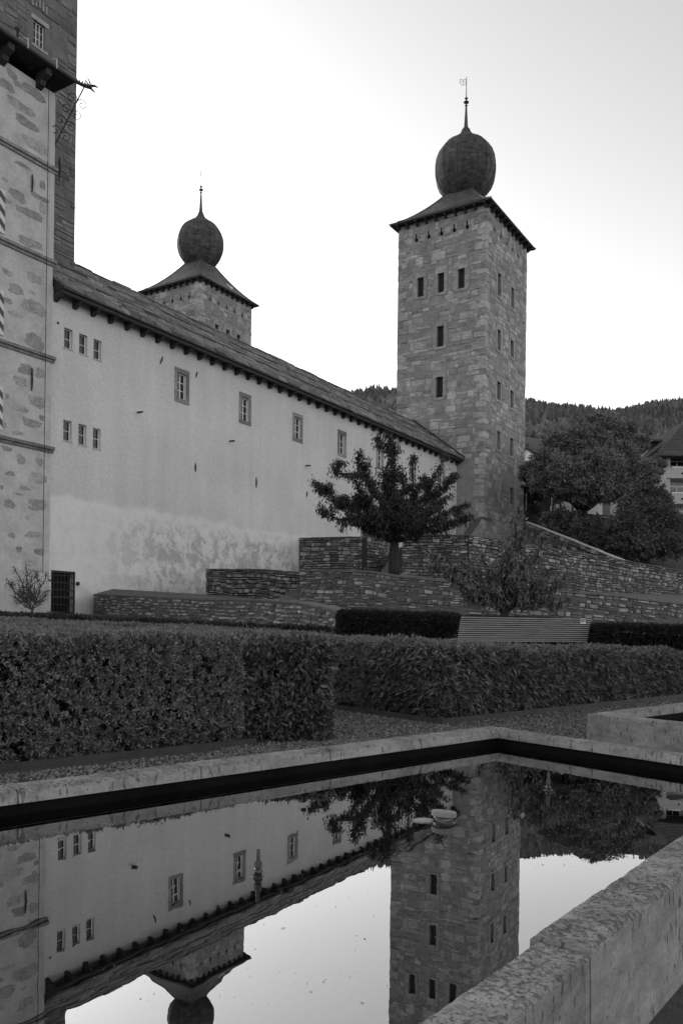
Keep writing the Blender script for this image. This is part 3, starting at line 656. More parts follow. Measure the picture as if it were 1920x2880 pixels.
strip('yew_hedge', 'dark yew hedge behind the slatted bench, its top edge just showing', (1304, 1733, 22.4), (1655, 1747, 22.4), 1.0, 22, YEW, 1.0, fb, (0,), YEWT, M['yew'], 'dark yew hedges behind the parterre')
strip('yew_hedge', 'dark clipped yew hedge to the right of the slatted bench', (1692, 1758, 19.6), (1990, 1768, 18.2), 1.4, 23, YEW, 1.0, fb, (0, 3), YEWT, M['yew'], 'dark yew hedges behind the parterre')

# ------------------------------------------------------------------ slatted bench seen from behind
def bench():
    l = at(1291, 1748, 18.6); r_ = at(1655, 1748, 20.0); d = r_[:2] - l[:2]; L = np.linalg.norm(d); ang = math.atan2(d[1], d[0])
    root = thing('slatted_bench', 'long wooden slatted bench seen from behind among the yew hedges', 'bench', (l[0], l[1], 0.72), ang)
    for k in range(12):                                  # back slats, curving over at the top
        z = 0.36 + k * 0.048; y = 0.06 - 0.012 * k - (0.0025 * max(0, k - 8) ** 2)
        mb = MB(); mb.box((0, y, z), (L, y + 0.024, z + 0.029)); mb.build('back_slat', M['bench'], root)
    for k in range(9):
        y = 0.12 + k * 0.052; mb = MB(); mb.box((0, y, 0.40 - 0.004 * k), (L, y + 0.036, 0.425 - 0.004 * k)); mb.build('seat_slat', M['bench'], root)
    for x in (0.25, L / 2, L - 0.25):
        mb = MB(); mb.tube([(x, 0.18, 0.0), (x, 0.14, 0.38), (x, 0.0, 0.88)], 0.018, 6); mb.build('leg', M['iron'], root)
        mb = MB(); mb.tube([(x, 0.52, 0.0), (x, 0.52, 0.37), (x, 0.14, 0.385)], 0.018, 6); mb.build('leg', M['iron'], root)
    x = L * 0.915; mb = MB(); mb.box((x, -0.062, 0.80), (x + 0.16, -0.058, 0.925)); n_ = mb.build('notice_plate', M['paper'], root); n_['label'] = 'small white notice plate screwed to the back slats'
    mb = MB()
    for j in range(3): mb.box((x + 0.02, -0.0632, 0.895 - j * 0.034), (x + 0.14 - 0.03 * j, -0.0622, 0.907 - j * 0.034))
    mb.build('notice_print', M['ink'], n_)
bench()

# ------------------------------------------------------------------ terrace walls and terraces
def poly_at(pts): return [np.array(p) for p in pts]
def dry_wall(label, pts, seed, hr=(0.22, 0.5), wr=(0.35, 1.0), cap=True, thick=0.6, kind='rubble', mat='drystone', key_px=None, capmat='cap', outward=None):
    """pts: (px, top_y, bottom_y, depth) survey rows -> a wall whose face runs left to right as seen from the garden"""
    rng = random.Random(seed)
    T = [at(p[0], p[1], p[3]) for p in pts]; Bt = [at(p[0], p[2], p[3]) for p in pts]
    base = np.array([T[0][0], T[0][1], min(b[2] for b in Bt)])
    root = thing('dry_stone_wall', label, 'wall', tuple(base), 0, 'dry stone terrace walls')
    seg = [0.0]
    for i in range(len(T) - 1): seg.append(seg[-1] + np.linalg.norm(T[i + 1][:2] - T[i][:2]))
    def top(u):
        i = min(max(np.searchsorted(seg, u) - 1, 0), len(seg) - 2); k = (u - seg[i]) / (seg[i + 1] - seg[i]); return T[i] * (1 - k) + T[i + 1] * k, Bt[i] * (1 - k) + Bt[i + 1] * k, i
    body = MB(); capm = []
    for i in range(len(T) - 1):
        d = (T[i + 1] - T[i])[:2]; d = d / np.linalg.norm(d); n_ = np.array([-d[1], d[0]])
        f = lambda P, w: (P[0] + n_[0] * w - base[0], P[1] + n_[1] * w - base[1], P[2] - base[2])
        t0, t1, b0, b1 = T[i], T[i + 1], Bt[i] - [0, 0, 0.3], Bt[i + 1] - [0, 0, 0.3]
        body.add([f(b0, 0.03), f(b1, 0.03), f(t1, 0.03), f(t0, 0.03), f(b0, thick), f(b1, thick), f(t1, thick), f(t0, thick)], [(0, 1, 2, 3), (7, 6, 5, 4), (3, 2, 6, 7), (0, 3, 7, 4), (1, 5, 6, 2)])
        if cap:
            L = np.linalg.norm(t1 - t0); nn = max(1, int(L / 1.3))
            for k in range(nn):
                p = t0 + (t1 - t0) * (k / nn); q = t0 + (t1 - t0) * ((k + 1) / nn); th = rng.uniform(0.06, 0.1)
                m2 = MB(); ov = rng.uniform(0.03, 0.07); g = 0.006
                p = p + (q - p) * g; q = q - (q - p) * g
                m2.add([f(p, -ov), f(q, -ov), f(q, thick), f(p, thick)] + [tuple(np.array(f(x, w)) + [0, 0, th]) for x, w in ((p, -ov), (q, -ov), (q, thick), (p, thick))],
                       [(3, 2, 1, 0), (4, 5, 6, 7), (0, 1, 5, 4), (1, 2, 6, 5), (2, 3, 7, 6), (3, 0, 4, 7)])
                m2.build('cap_slab', M[capmat], root)
    body.build('wall_core', M['joint'], root)
    Hmax = max(t[2] - b[2] for t, b in zip(T, Bt)); items = []
    for (u0, u1, v0, v1) in courses(seg[-1], Hmax, hr, wr, [], rng, 0.05):
        uc = (u0 + u1) / 2; t, b, i = top(uc); hh = t[2] - b[2]; k = hh / Hmax
        zlo, zhi = t[2] - (Hmax - v0), t[2] - (Hmax - v1)         # courses hang from the top line
        if zhi < b[2] + 0.05: continue
        zlo = max(zlo, b[2] - 0.15)
        if zhi - zlo < hr[0] * 0.4: continue
        d = T[i + 1] - T[i]; sl = d / np.linalg.norm(d); n_ = np.array([sl[1], -sl[0], 0])
        c = np.array([t[0], t[1], (zlo + zhi) / 2]) 
        items.append((c, (sl[0], sl[1], sl[2] * 0.8 + rng.uniform(-0.06, 0.06)), n_, (u1 - u0) / 2, (zhi - zlo) / 2, rng.uniform(0.05, 0.10)))
    place_stones(items, kind, M[mat], root, 'stone', rng, 300, key=lambda it: np.hypot(it[0][0], it[0][1]) / (it[3] + it[4]))
    return T, Bt, root
def terrace(name, top3, mat, depth=3.0):
    mb = MB(); mb.prism([p[:2] for p in top3], [p[2] - depth for p in top3], [p[2] for p in top3]); return struct(mb.build(name, mat))

T1, B1_, _ = dry_wall('low dry stone wall beside the barred gate, lowest of the terraces', [(265, 1673, 1724, 54.4), (400, 1680, 1738, 47), (560, 1687, 1750, 40), (740, 1690, 1768, 34), (845, 1698, 1780, 30.5), (958, 1725, 1790, 27.5)], 31, (0.11, 0.3), (0.25, 0.8))
T2, B2_, _ = dry_wall('stone wall below the peeling plaster, left of the small steps', [(580, 1602, 1678, 62), (740, 1604, 1690, 54), (846, 1613, 1700, 50)], 32, (0.13, 0.34), (0.28, 0.9))
W3 = [(843, 1607, 1700, 45), (950, 1608, 1728, 43), (1036, 1610, 1748, 42), (1112, 1623, 1762, 41), (1269, 1639, 1775, 39), (1420, 1653, 1775, 38), (1612, 1668, 1768, 38), (1740, 1679, 1760, 39), (1848, 1694, 1745, 40), (1960, 1705, 1720, 41.5)]
T3, B3_, _ = dry_wall('long rough stone terrace wall behind the bench and the small tree', W3, 33, (0.09, 0.26), (0.22, 0.72))
# side of the long wall facing the small steps
W4 = [(843, 1515, 1612, 75.0), (1031, 1511, 1614, 70.4)]
T4, B4_, _ = dry_wall('square stone terrace block standing left of the cherry trunk', W4, 34, (0.16, 0.4), (0.35, 1.2), thick=0.5)
T4b, _, _ = dry_wall('short return wall of the square terrace block beside the upper steps', [(1032.5, 1512, 1616, 70.3), (1110, 1524, 1612, 75.5)], 35, (0.16, 0.4), (0.35, 1.2), thick=0.5)
W5 = [(1131, 1508, 1625, 64.9), (1316, 1506, 1655, 62.0)]
T5, B5_, _ = dry_wall('shaded stone terrace face right of the cherry trunk below the tower', W5, 36, (0.14, 0.36), (0.3, 1.1), thick=0.5)
W5b = [(1317.5, 1506, 1655, 61.9), (1440, 1526, 1660, 64.9), (1560, 1546, 1665, 68), (1745, 1576, 1670, 73.6), (1960, 1614, 1678, 82)]
T5b, B5b, _ = dry_wall('long sloping stone wall right of the tower foot, above the ramp', W5b, 37, (0.14, 0.36), (0.3, 1.0), thick=0.5)
W6 = [(1478, 1469, 1590, 98), (1600, 1517, 1600, 87), (1746, 1577, 1604, 76)]
dry_wall('steep stair parapet with pale coping to the right of the tower foot', W6, 38, (0.4, 0.8), (0.6, 1.8), thick=0.4, capmat='quoin')
W7 = [(1478, 1437, 1540, 117), (1580, 1440, 1560, 113), (1700, 1451, 1600, 108), (1960, 1470, 1640, 102)]
dry_wall('tall garden retaining wall under the pavilion and the big tree', W7, 39, (0.4, 0.9), (0.6, 2.0), thick=0.5)

# terrace surfaces
terrace('path', [T1[0], T1[1], T1[2], T1[3], T1[4], T1[5], at(958, 1716, 43), at(846, 1692, 49.5), at(740, 1684, 53.5), at(580, 1672, 61.5), at(300, 1655, 58)], M['path'], 2.5)
terrace('lawn', [t - [0, 0, 0.05] for t in T3] + [at(1960, 1674, 82), at(1745, 1668, 74), at(1560, 1661, 68), at(1316, 1640, 62.4), at(1132, 1612, 66), at(1031, 1608, 71), at(846, 1604, 75)], M['path'], 3.0)
t5z = [np.array([*t[:2], t[2] - 0.9]) for t in T5b]
terrace('terrace', [np.array([*T5[0][:2], 7.6]), np.array([*T5[1][:2], 7.4])] + t5z + [at(1960, 1560, 110), at(1480, 1560, 110), wing(60, 0.2, 8.4), wing(42, 0.2, 8.2)], M['grass'], 4.0)
terrace('terrace', [np.array([*T4[0][:2], 8.6]), np.array([*T4[1][:2], 8.4]), np.array([*T4b[1][:2], 8.4]), wing(42, 0.2, 9.0), wing(28, 0.2, 8.6)], M['grass'], 4.0)
terrace('slope', [at(1478, 1600, 98), at(1746, 1604, 76), at(1960, 1612, 84), at(1960, 1560, 101), at(1478, 1530, 116)], M['grass'], 4.0)

# steps
def steps(label, P0, P1, n, rise, run_dir, run, shrink=0.0, seed=0):
    p0, p1 = np.array(P0), np.array(P1); root = thing('stone_steps', label, 'steps', tuple(p0), 0, 'stone garden steps')
    d = (p1 - p0)[:2]; rd = np.array(run_dir) / np.linalg.norm(run_dir)
    for k in range(n):
        a = d * shrink * k; q = [a + rd * run * k, d + rd * run * k, d + rd * (run * (k + 1) + 0.25), a + rd * (run * (k + 1) + 0.25)]
        mb = MB(); mb.prism(q, rise * k - (0.3 if k == 0 else 0.02), rise * (k + 1)); mb.build('step', M['cap'], root)
steps('small flight of stone steps between two terrace walls', at(772, 1690, 45.4), at(846, 1692, 45.4), 7, 0.17, (0.15, 1), 0.5, 0.13)
steps('upper flight of stone steps behind the cherry trunk', at(1072, 1612, 66.5), at(1132, 1612, 66.0), 8, 0.3, (0.2, 1), 0.55, 0.05)

# ================================================================== BUILDINGS
def rot_root(name, label, cat, s, w, z=0.0, group=None):
    p = wing(s, w, z); return thing(name, label, cat, (p[0], p[1], p[2]), WING_ROT, group)
FRONT = lambda x, v, d: (x, d, v)

def local_stones(root, items_uv, Mp, t, n, kind, mat, rng, dep, limit, name='stone', order=None):
    """stones given in a face's own (u,v) frame, in the root's local space"""
    R4 = root.rotation_euler.to_matrix(); L = Vector(root.location); items = []
    for (u0, u1, v0, v1) in items_uv:
        c = R4 @ Vector(Mp((u0 + u1) / 2, (v0 + v1) / 2, 0)) + L
        tt = R4 @ Vector((t[0], t[1], rng.uniform(-0.06, 0.06)))
        items.append((c, tt, R4 @ Vector(n), (u1 - u0) / 2, (v1 - v0) / 2, rng.uniform(*dep)))
    place_stones(items, kind, M[mat], root, name, rng, limit, key=order)

def sash(root, Mp, a, b, c, d, dep, cols, rows, fr=0.07, bar=0.035):
    """painted casement in an opening: frame, glazing bars, panes"""
    f = panels(Mp, [(a, a + fr, c, d, dep, 0.06), (b - fr, b, c, d, dep, 0.06), (a + fr, b - fr, c, c + fr, dep + 0.002, 0.056), (a + fr, b - fr, d - fr, d, dep + 0.002, 0.056)])
    win = f.build('window', M['white'], root)
    cw = (b - a - 2 * fr) / cols; rh = (d - c - 2 * fr) / rows
    rects = []
    for k in range(1, cols): rects.append((a + fr + k * cw - bar, a + fr + k * cw + bar, c + fr, d - fr, dep + 0.004, 0.05))
    for k in range(1, rows): rects.append((a + fr, b - fr, c + fr + k * rh - bar * 0.6, c + fr + k * rh + bar * 0.6, dep + 0.012, 0.035))
    panels(Mp, rects).build('glazing_bars', M['white'], win)
    for i in range(cols):
        for j in range(rows):
            panel(Mp, a + fr + i * cw + 0.01, a + fr + (i + 1) * cw - 0.01, c + fr + j * rh + 0.01, c + fr + (j + 1) * rh - 0.01, dep + 0.03, 0.01).build('pane', M['glass'], win)
    return win

# ------------------------------------------------------------------ long wing
def long_wing():
    root = rot_root('palace_wing', 'long pale plastered palace wing with stone slab roof behind the garden', 'building', 0, 0)
    X1 = 60.78; ZE = 22.3
    holes = []; wins = []; small = []
    for k in range(7):
        c = 11.60 + 7.46 * k; wins.append((c - 0.50, c + 0.52, 18.05, 19.95)); 
    for (x, z0, z1) in [(0.86, 18.80, 20.06), (2.05, 18.78, 20.05), (3.24, 18.76, 20.05), (0.88, 12.94, 14.24), (2.08, 12.92, 14.23), (3.27, 12.9, 14.22)]: small.append((x, x + 0.66, z0, z1))
    gate = (0.08, 1.97, 1.6, 4.66)
    ds, dz = fac(1018, 1515); ds2, dz2 = fac(1068, 1440); door = (ds, ds2 - 0.3, 8.0, 12.6)
    holes = wins + small + [gate, door]
    mb = MB(); holed_wall(mb, FRONT, -0.12, X1, 0.0, ZE, holes, 0.5)
    mb.quad((-0.12, 0, ZE), (X1, 0, ZE), (X1, 12, ZE), (-0.12, 12, ZE)); mb.quad((-0.12, 12, 0), (X1, 12, 0), (X1, 12, ZE), (-0.12, 12, ZE))
    mb.build('wall', M['plaster'], root)
    for (a, b, c, d) in wins:
        w = sash(root, FRONT, a, b, c, d, 0.22, 2, 3)
        for nm, rc in (('jamb_stone', (a - 0.27, a, c, d)), ('jamb_stone', (b, b + 0.27, c, d)), ('lintel', (a - 0.27, b + 0.27, d + 0.004, d + 0.32)), ('sill', (a - 0.27, b + 0.27, c - 0.32, c - 0.004))):
            panel(FRONT, *rc, -0.03, 0.035).build(nm, M['granite'], w)
    for (a, b, c, d) in small:
        w = sash(root, FRONT, a, b, c, d, 0.2, 1, 2, 0.055, 0.03); panel(FRONT, a - 0.04, b + 0.04, c - 0.07, c - 0.003, -0.05, 0.3).build('sill', M['quoin'], w)
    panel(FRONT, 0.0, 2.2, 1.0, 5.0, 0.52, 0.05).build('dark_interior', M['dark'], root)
    # barred gate
    g = MB(); a, b, c, d = gate
    g = panels(FRONT, [(a, a + 0.09, c, d, 0.02, 0.07), (b - 0.09, b, c, d, 0.02, 0.07), (a, b, d - 0.13, d, 0.018, 0.075)]).build('gate', M['iron'], root)
    for k in range(1, 7):
        x = a + (b - a) * k / 7; m2 = MB(); m2.tube([(x, 0.05, c), (x, 0.05, d - 0.1)], 0.022, 6); m2.build('vertical_bar', M['iron'], g)
    for k in range(1, 7):
        z = c + (d - c) * k / 6.6; m2 = MB(); hh = 0.03 if k != 3 else 0.06; m2.box((a, 0.03, z - hh), (b, 0.062, z + hh)); m2.build('horizontal_bar', M['iron'], g)
    m2 = MB(); m2.tube([(a - 0.34, -0.1, d - 0.62), (a + 0.05, -0.02, d - 0.66)], 0.05, 7); m2.build('hinge', M['iron'], g)
    m2 = MB(); m2.lathe([(0.09, -0.12), (0.13, 0.0), (0.09, 0.12)], 8, (b + 0.14, -0.08, d - 0.75)); m2.build('hinge', M['iron'], g)
    # panelled door behind the cherry tree
    a, b, c, d = door; dr = panel(FRONT, a, b, c, d, 0.3, 0.08).build('door', M['door_opening_dark'], root)
    for k in range(3): panel(FRONT, a + 0.2, b - 0.2, c + 0.3 + k * 1.4, c + 1.4 + k * 1.4, 0.26, 0.035).build('door_panel', M['wood_dark'], dr)
    for nm, rc in (('jamb_stone', (a - 0.35, a, c, d)), ('jamb_stone', (b, b + 0.35, c, d)), ('lintel', (a - 0.35, b + 0.35, d + 0.004, d + 0.4))): panel(FRONT, *rc, -0.05, 0.055).build(nm, M['granite'], dr)
    # water spouts and wall anchors
    for (px, py) in ((385, 1160), (644, 1241), (858, 1310)):
        s, z = fac(px, py); m2 = MB(); m2.tube([(s + 0.1, 0.05, z + 0.03), (s, -0.55, z - 0.03)], 0.07, 8); m2.build('drain_spout', M['iron'], root)
    for (x0, y0, x1, y1) in ((457, 1003, 450, 1024), (554, 1046, 550, 1062), (549, 1302, 549, 1328), (720, 1342, 720, 1372), (863, 1382, 861, 1398), (163, 905, 163, 912)):
        s0, z0 = fac(x0, y0); s1, z1 = fac(x1, y1); m2 = MB(); m2.tube([(s0, -0.03, z0), ((s0 + s1) / 2, -0.05, (z0 + z1) / 2), (s1, -0.03, z1)], [0.03, 0.07, 0.03], 6); m2.build('wall_anchor', M['iron'], root)
    # roof: deck, courses of stone slabs, snow logs, gutter, corbels
    ev = np.array([-0.95, 22.12]); rd = np.array([6.1, 27.45]); sl = (rd - ev); SL = np.linalg.norm(sl); sl = sl / SL; up = np.array([-sl[1], sl[0]])
    XR0, XR1 = -0.02, 60.7
    mb = MB(); mb.add([(XR0, ev[0], ev[1]), (XR1, ev[0], ev[1]), (XR1, rd[0], rd[1]), (XR0, rd[0], rd[1]), (XR0, ev[0], ev[1] - 0.1), (XR1, ev[0], ev[1] - 0.1), (XR1, 13.0, 22.2), (XR0, 13.0, 22.2)],
                      [(0, 1, 2, 3), (4, 7, 6, 5), (0, 4, 5, 1), (3, 2, 6, 7), (1, 5, 6, 2), (0, 3, 7, 4)]); roof = mb.build('roof', M['roofdark'], root)
    rng = random.Random(55); items = []; R3 = Matrix.Rotation(WING_ROT, 3, 'Z'); L3 = Vector(root.location)
    v = 0.0
    while v < SL + 0.1:
        h = rng.uniform(0.27, 0.4); x = XR0 - rng.uniform(0, 0.9)
        while x < XR1:
            w = rng.uniform(0.6, 2.1); x0, x1 = max(x, XR0), min(x + w, XR1)
            if x1 - x0 > 0.15:
                vv = v + rng.uniform(-0.07, 0.07); c2 = ev + sl * (vv + 0.16) + up * (0.045 + rng.uniform(0, 0.09))
                c = R3 @ Vector(((x0 + x1) / 2, c2[0], c2[1])) + L3
                nn = R3 @ Vector((rng.uniform(-0.05, 0.05), up[0] - 0.2 * sl[0], up[1] - 0.2 * sl[1])).normalized()
                tt = R3 @ Vector((1, 0, rng.uniform(-0.035, 0.035)))
                items.append((c, tt, nn, (x1 - x0) / 2 - 0.012, 0.27 + rng.uniform(-0.04, 0.08), rng.uniform(0.05, 0.10)))
            x += w
        v += h
    place_stones(items, 'slab', M['roofslab'], root, 'roof_slab', rng, 300, key=lambda it: it[0][1] / (it[3] * 2))
    for fr_ in (0.30, 0.62, 0.9):
        q = ev + sl * SL * fr_ + up * 0.2; n_ = 14
        for k in range(n_):
            xa = XR0 + (XR1 - XR0) * k / n_; xb = XR0 + (XR1 - XR0) * (k + 0.985) / n_; m2 = MB(); dz = rng.uniform(-0.03, 0.03)
            m2.tube([(xa, q[0], q[1] + dz), ((xa + xb) / 2, q[0], q[1] + rng.uniform(-0.04, 0.04)), (xb, q[0], q[1] + dz)], 0.085, 7); m2.build('snow_log', M['gutter'], root)
    m2 = MB(); m2.tube([(XR0, ev[0] - 0.06, ev[1] - 0.06), (XR1, ev[0] - 0.06, ev[1] - 0.06)], 0.075, 8); m2.build('gutter', M['gutter'], root)
    m2 = MB(); m2.box((XR0, ev[0] + 0.05, ev[1] - 0.32), (XR1, -0.6, ev[1] - 0.13)); m2.build('eave_beam', M['wood_dark'], root)
    n_ = 42
    for k in range(n_):
        x = 0.12 + k * (60.3 / (n_ - 1)); m2 = MB()
        m2.extrude([(x - 0.12, 0.02, 21.42), (x - 0.12, -0.22, 21.44), (x - 0.12, -0.34, 21.54), (x - 0.12, -0.34, 21.6), (x - 0.12, -0.6, 21.6), (x - 0.12, -0.74, 21.75), (x - 0.12, -0.72, 21.98), (x - 0.12, 0.02, 21.98)][::-1], (0.24, 0, 0))
        cb = m2.build('corbel', M['wood_dark'], root); m3 = MB(); m3.box((x - 0.1, -0.765, 21.77), (x + 0.1, -0.742, 21.97)); m3.build('end_grain', M['wood_end'], cb)
    # lean verge where the roof meets the tower
    m2 = MB(); m2.extrude([(60.45, ev[0] - 0.1, ev[1] - 0.1), (60.45, rd[0], rd[1]), (60.45, rd[0], rd[1] + 0.45), (60.45, ev[0] - 0.1, ev[1] + 0.35)], (0.3, 0, 0)); m2.build('verge_board', M['wood_dark'], root)
    return root
long_wing()

# ------------------------------------------------------------------ square towers with ball roofs
def keyhole(u, z): return [(u - 0.12, u + 0.12, z + 0.02, z + 0.58), (u - 0.24, u + 0.24, z - 0.42, z + 0.02)]
def square_tower(label, s, w, Lx, Ly, zb, zt, lw, fw, lk, fk, hz, seed, vis_l, vis_f, ball=(3.82, 12), dz=0.0, skylight=False):
    root = rot_root('stone_tower', label, 'tower', s, w, zb, 'square towers with ball roofs'); rng = random.Random(seed)
    ZB = zb; LEFT = lambda u, v, d: (d, Ly - u, v - ZB); FRO = lambda u, v, d: (u, d, v - ZB)
    mb = MB(); hl = list(lw); hf = list(fw)
    for u in lk: hl += keyhole(u, hz)
    for u in fk: hf += keyhole(u, hz)
    holed_wall(mb, FRO, 0, Lx, zb, zt, hf, 0.7); holed_wall(mb, LEFT, 0, Ly, zb, zt, hl, 0.7)
    mb.quad((0, Ly, 0), (0, Ly, zt - zb), (Lx, Ly, zt - zb), (Lx, Ly, 0)); mb.quad((Lx, 0, 0), (Lx, Ly, 0), (Lx, Ly, zt - zb), (Lx, 0, zt - zb))
    mb.build('wall', M['mortar'], root)
    allx = [[], []]
    for fi, (Mp, hs, wl_, ks) in enumerate(((LEFT, hl, lw, lk), (FRO, hf, fw, fk))):
        for (a, b, c, d) in wl_:
            sh = panel(Mp, a, b, c, d, 0.34, 0.06).build('window', M['door_opening_dark'], root); jw = rng.uniform(0.5, 0.75)  # dark panel stands in for the shaded inside of the opening
            hj = d - c
            for nm, rc, pd in (('jamb_stone', (a - jw, a, c - 0.02, d), 0.05), ('jamb_stone', (b, b + jw * 0.9, c - 0.02, d), 0.055), ('lintel', (a - jw * 0.7, b + jw * 0.7, d + 0.005, d + rng.uniform(0.6, 0.85)), 0.062), ('sill', (a - jw * 0.6, b + jw * 0.6, c - 0.34, c - 0.025), 0.08)):
                panel(Mp, *rc, -pd, pd + 0.01).build(nm, M['jamb'], sh)
            allx[fi].append((a - jw - 0.03, b + jw + 0.03, c - 0.36, d + 0.8))
        for u in ks:
            kb = panel(Mp, u - 0.3, u + 0.3, hz - 0.5, hz + 0.7, 0.68, 0.04).build('loophole', M['dark'], root)
            for sx in (-1, 1):
                q0, q1 = sorted((u + sx * 0.125, u + sx * 0.4)); panel(Mp, q0, q1, hz + 0.03, hz + 0.62, -0.06, 0.1).build('surround_stone', M['jamb'], kb)
                m2 = MB()
                for (du, dv) in ((0.24, -0.42), (0.24, 0.02)):          # rounded corners of the lower hole
                    sgn = 1 if dv > -0.2 else -1
                    P = [Mp(u + sx * du, hz + dv, 0.02), Mp(u + sx * (du - 0.10), hz + dv, 0.02), Mp(u + sx * du, hz + dv - sgn * 0.12, 0.02)]
                    m2.extrude(P, np.array(Mp(0, 0, 0.3)) - np.array(Mp(0, 0, 0)))
                m2.build('hole_corner', M['jamb'], kb)
            allx[fi].append((u - 0.42, u + 0.42, hz - 0.46, hz + 0.64))
    for fi, (Mp, U, vis, t, n) in enumerate(((LEFT, Ly, vis_l, (0, -1), (-1, 0, 0)), (FRO, Lx, vis_f, (1, 0), (0, -1, 0)))):
        ex = [(a, b, c - vis, d - vis) for (a, b, c, d) in allx[fi]]
        V = zt - vis - 0.05
        # upper courses are squared ashlar, lower ones rougher rubble
        st = []
        for (u0, u1, v0, v1) in courses(U, V, (0.4, 1.1), (0.6, 2.2), ex, rng, 0.055, 0.5):
            if rng.random() < 0.13: continue                     # smeared with mortar
            st.append((u0, u1, v0 + vis, v1 + vis))
        up_ = [q for q in st if q[2] > zt - 9]; lo_ = [q for q in st if q[2] <= zt - 9]
        local_stones(root, up_, Mp, t, n, 'ashlar', 'ashlar', rng, (0.03, 0.07), 75, order=lambda it: -it[3] * it[4])
        local_stones(root, lo_, Mp, t, n, 'ashlar', 'ashlar', rng, (0.02, 0.06), 75, order=lambda it: -it[3] * it[4])
    # long and short corner stones breaking the edges
    for (ex_, ey, sx, sy) in ((0, 0, 1, 1), (Lx, 0, -1, 1), (0, Ly, 1, -1)):
        z = max(vis_l, vis_f) - (0 if (ex_ or ey) else 8) - zb; k = 0
        while z < zt - zb - 0.7:
            h = rng.uniform(0.5, 1.0); la, lb = (rng.uniform(0.9, 1.7), rng.uniform(0.45, 0.8)) if k % 2 else (rng.uniform(0.45, 0.8), rng.uniform(0.9, 1.7)); pr = rng.uniform(0.05, 0.10); pr2 = rng.uniform(0.05, 0.10)
            x0, x1 = sorted((ex_ - sx * pr, ex_ + sx * la)); y0, y1 = sorted((ey - sy * pr2, ey + sy * lb)); c_ = rng.uniform(0.02, 0.07)
            m2 = MB(); m2.prism([(x0 + c_, y0), (x1 - c_, y0), (x1, y0 + c_), (x1, y1 - c_), (x1 - c_, y1), (x0 + c_, y1), (x0, y1 - c_), (x0, y0 + c_)], z, z + h - rng.uniform(0.03, 0.07)); m2.build('quoin_stone', M['ashlar'], root)
            z += h; k += 1
    # brackets under the eaves
    ov = 0.9; ze = zt - zb
    for k in range(11):
        x = Lx * k / 10; m2 = MB(); m2.extrude([(x - 0.13, 0.0, ze - 0.55), (x - 0.13, -0.3, ze - 0.5), (x - 0.13, -0.55, ze - 0.25), (x - 0.13, -0.8, ze - 0.2), (x - 0.13, -0.8, ze - 0.02), (x - 0.13, 0.0, ze - 0.02)][::-1], (0.26, 0, 0)); m2.build('eave_bracket', M['wood_dark'], root)
    for k in range(10):
        y = Ly * k / 9; m2 = MB(); m2.extrude([(0.0, y - 0.13, ze - 0.55), (-0.3, y - 0.13, ze - 0.5), (-0.55, y - 0.13, ze - 0.25), (-0.8, y - 0.13, ze - 0.2), (-0.8, y - 0.13, ze - 0.02), (0.0, y - 0.13, ze - 0.02)], (0, 0.26, 0)); m2.build('eave_bracket', M['wood_dark'], root)
    m2 = MB(); m2.box((-ov, -ov, ze - 0.01), (Lx + ov, Ly + ov, ze + 0.14)); m2.build('eave_board', M['wood_dark'], root)
    # bell-cast roof
    cx, cy = Lx / 2, Ly / 2; prof = []
    for i in range(15):
        t_ = i / 14; prof.append((t_, 0.15 + 5.5 * (0.55 * t_ + 0.45 * t_ ** 1.9)))
    V, Fa, UV = [], [], []
    hx0, hy0, h1 = cx + ov + 0.06, cy + ov + 0.06, 1.75
    for (t_, z) in prof:
        hx, hy = hx0 + (h1 - hx0) * t_, hy0 + (h1 - hy0) * t_
        for (sx, sy) in ((-1, -1), (1, -1), (1, 1), (-1, 1)): V.append((cx + sx * hx, cy + sy * hy, ze + z))
    for i in range(14):
        for k in range(4): Fa.append((i * 4 + k, i * 4 + (k + 1) % 4, (i + 1) * 4 + (k + 1) % 4, (i + 1) * 4 + k))
    Fa.append(tuple(56 + k for k in range(4))); Fa.append((3, 2, 1, 0))
    me = bpy.data.meshes.new('roof'); me.from_pydata(V, [], Fa); me.materials.append(M['slate']); uv = me.uv_layers.new(name='UVMap')
    for p in me.polygons:
        for li in p.loop_indices:
            co = me.vertices[me.loops[li].vertex_index].co; fx = abs(p.normal.x) > abs(p.normal.y)
            i = me.loops[li].vertex_index // 4; uv.data[li].uv = ((co.y if fx else co.x), i * 0.58)
    roof = link('roof', me, root)
    for (sx, sy) in ((-1, -1), (1, -1), (-1, 1)):
        m2 = MB(); m2.tube([(cx + sx * (hx0 + (h1 - hx0) * t_), cy + sy * (hy0 + (h1 - hy0) * t_), ze + z + 0.02) for t_, z in prof], 0.09, 6); m2.build('hip_ridge', M['gutter'], roof)
    for off_, q in ((0.10, None),):
        m2 = MB(); a = 0.14; hx, hy = hx0 + (h1 - hx0) * a, hy0 + (h1 - hy0) * a; z = ze + 0.15 + 5.5 * (0.55 * a + 0.45 * a ** 1.9) + 0.14
        m2.tube([(cx - hx, cy - hy, z), (cx - hx, cy + hy, z)], 0.05, 6); m2.build('snow_rail', M['gutter'], roof)
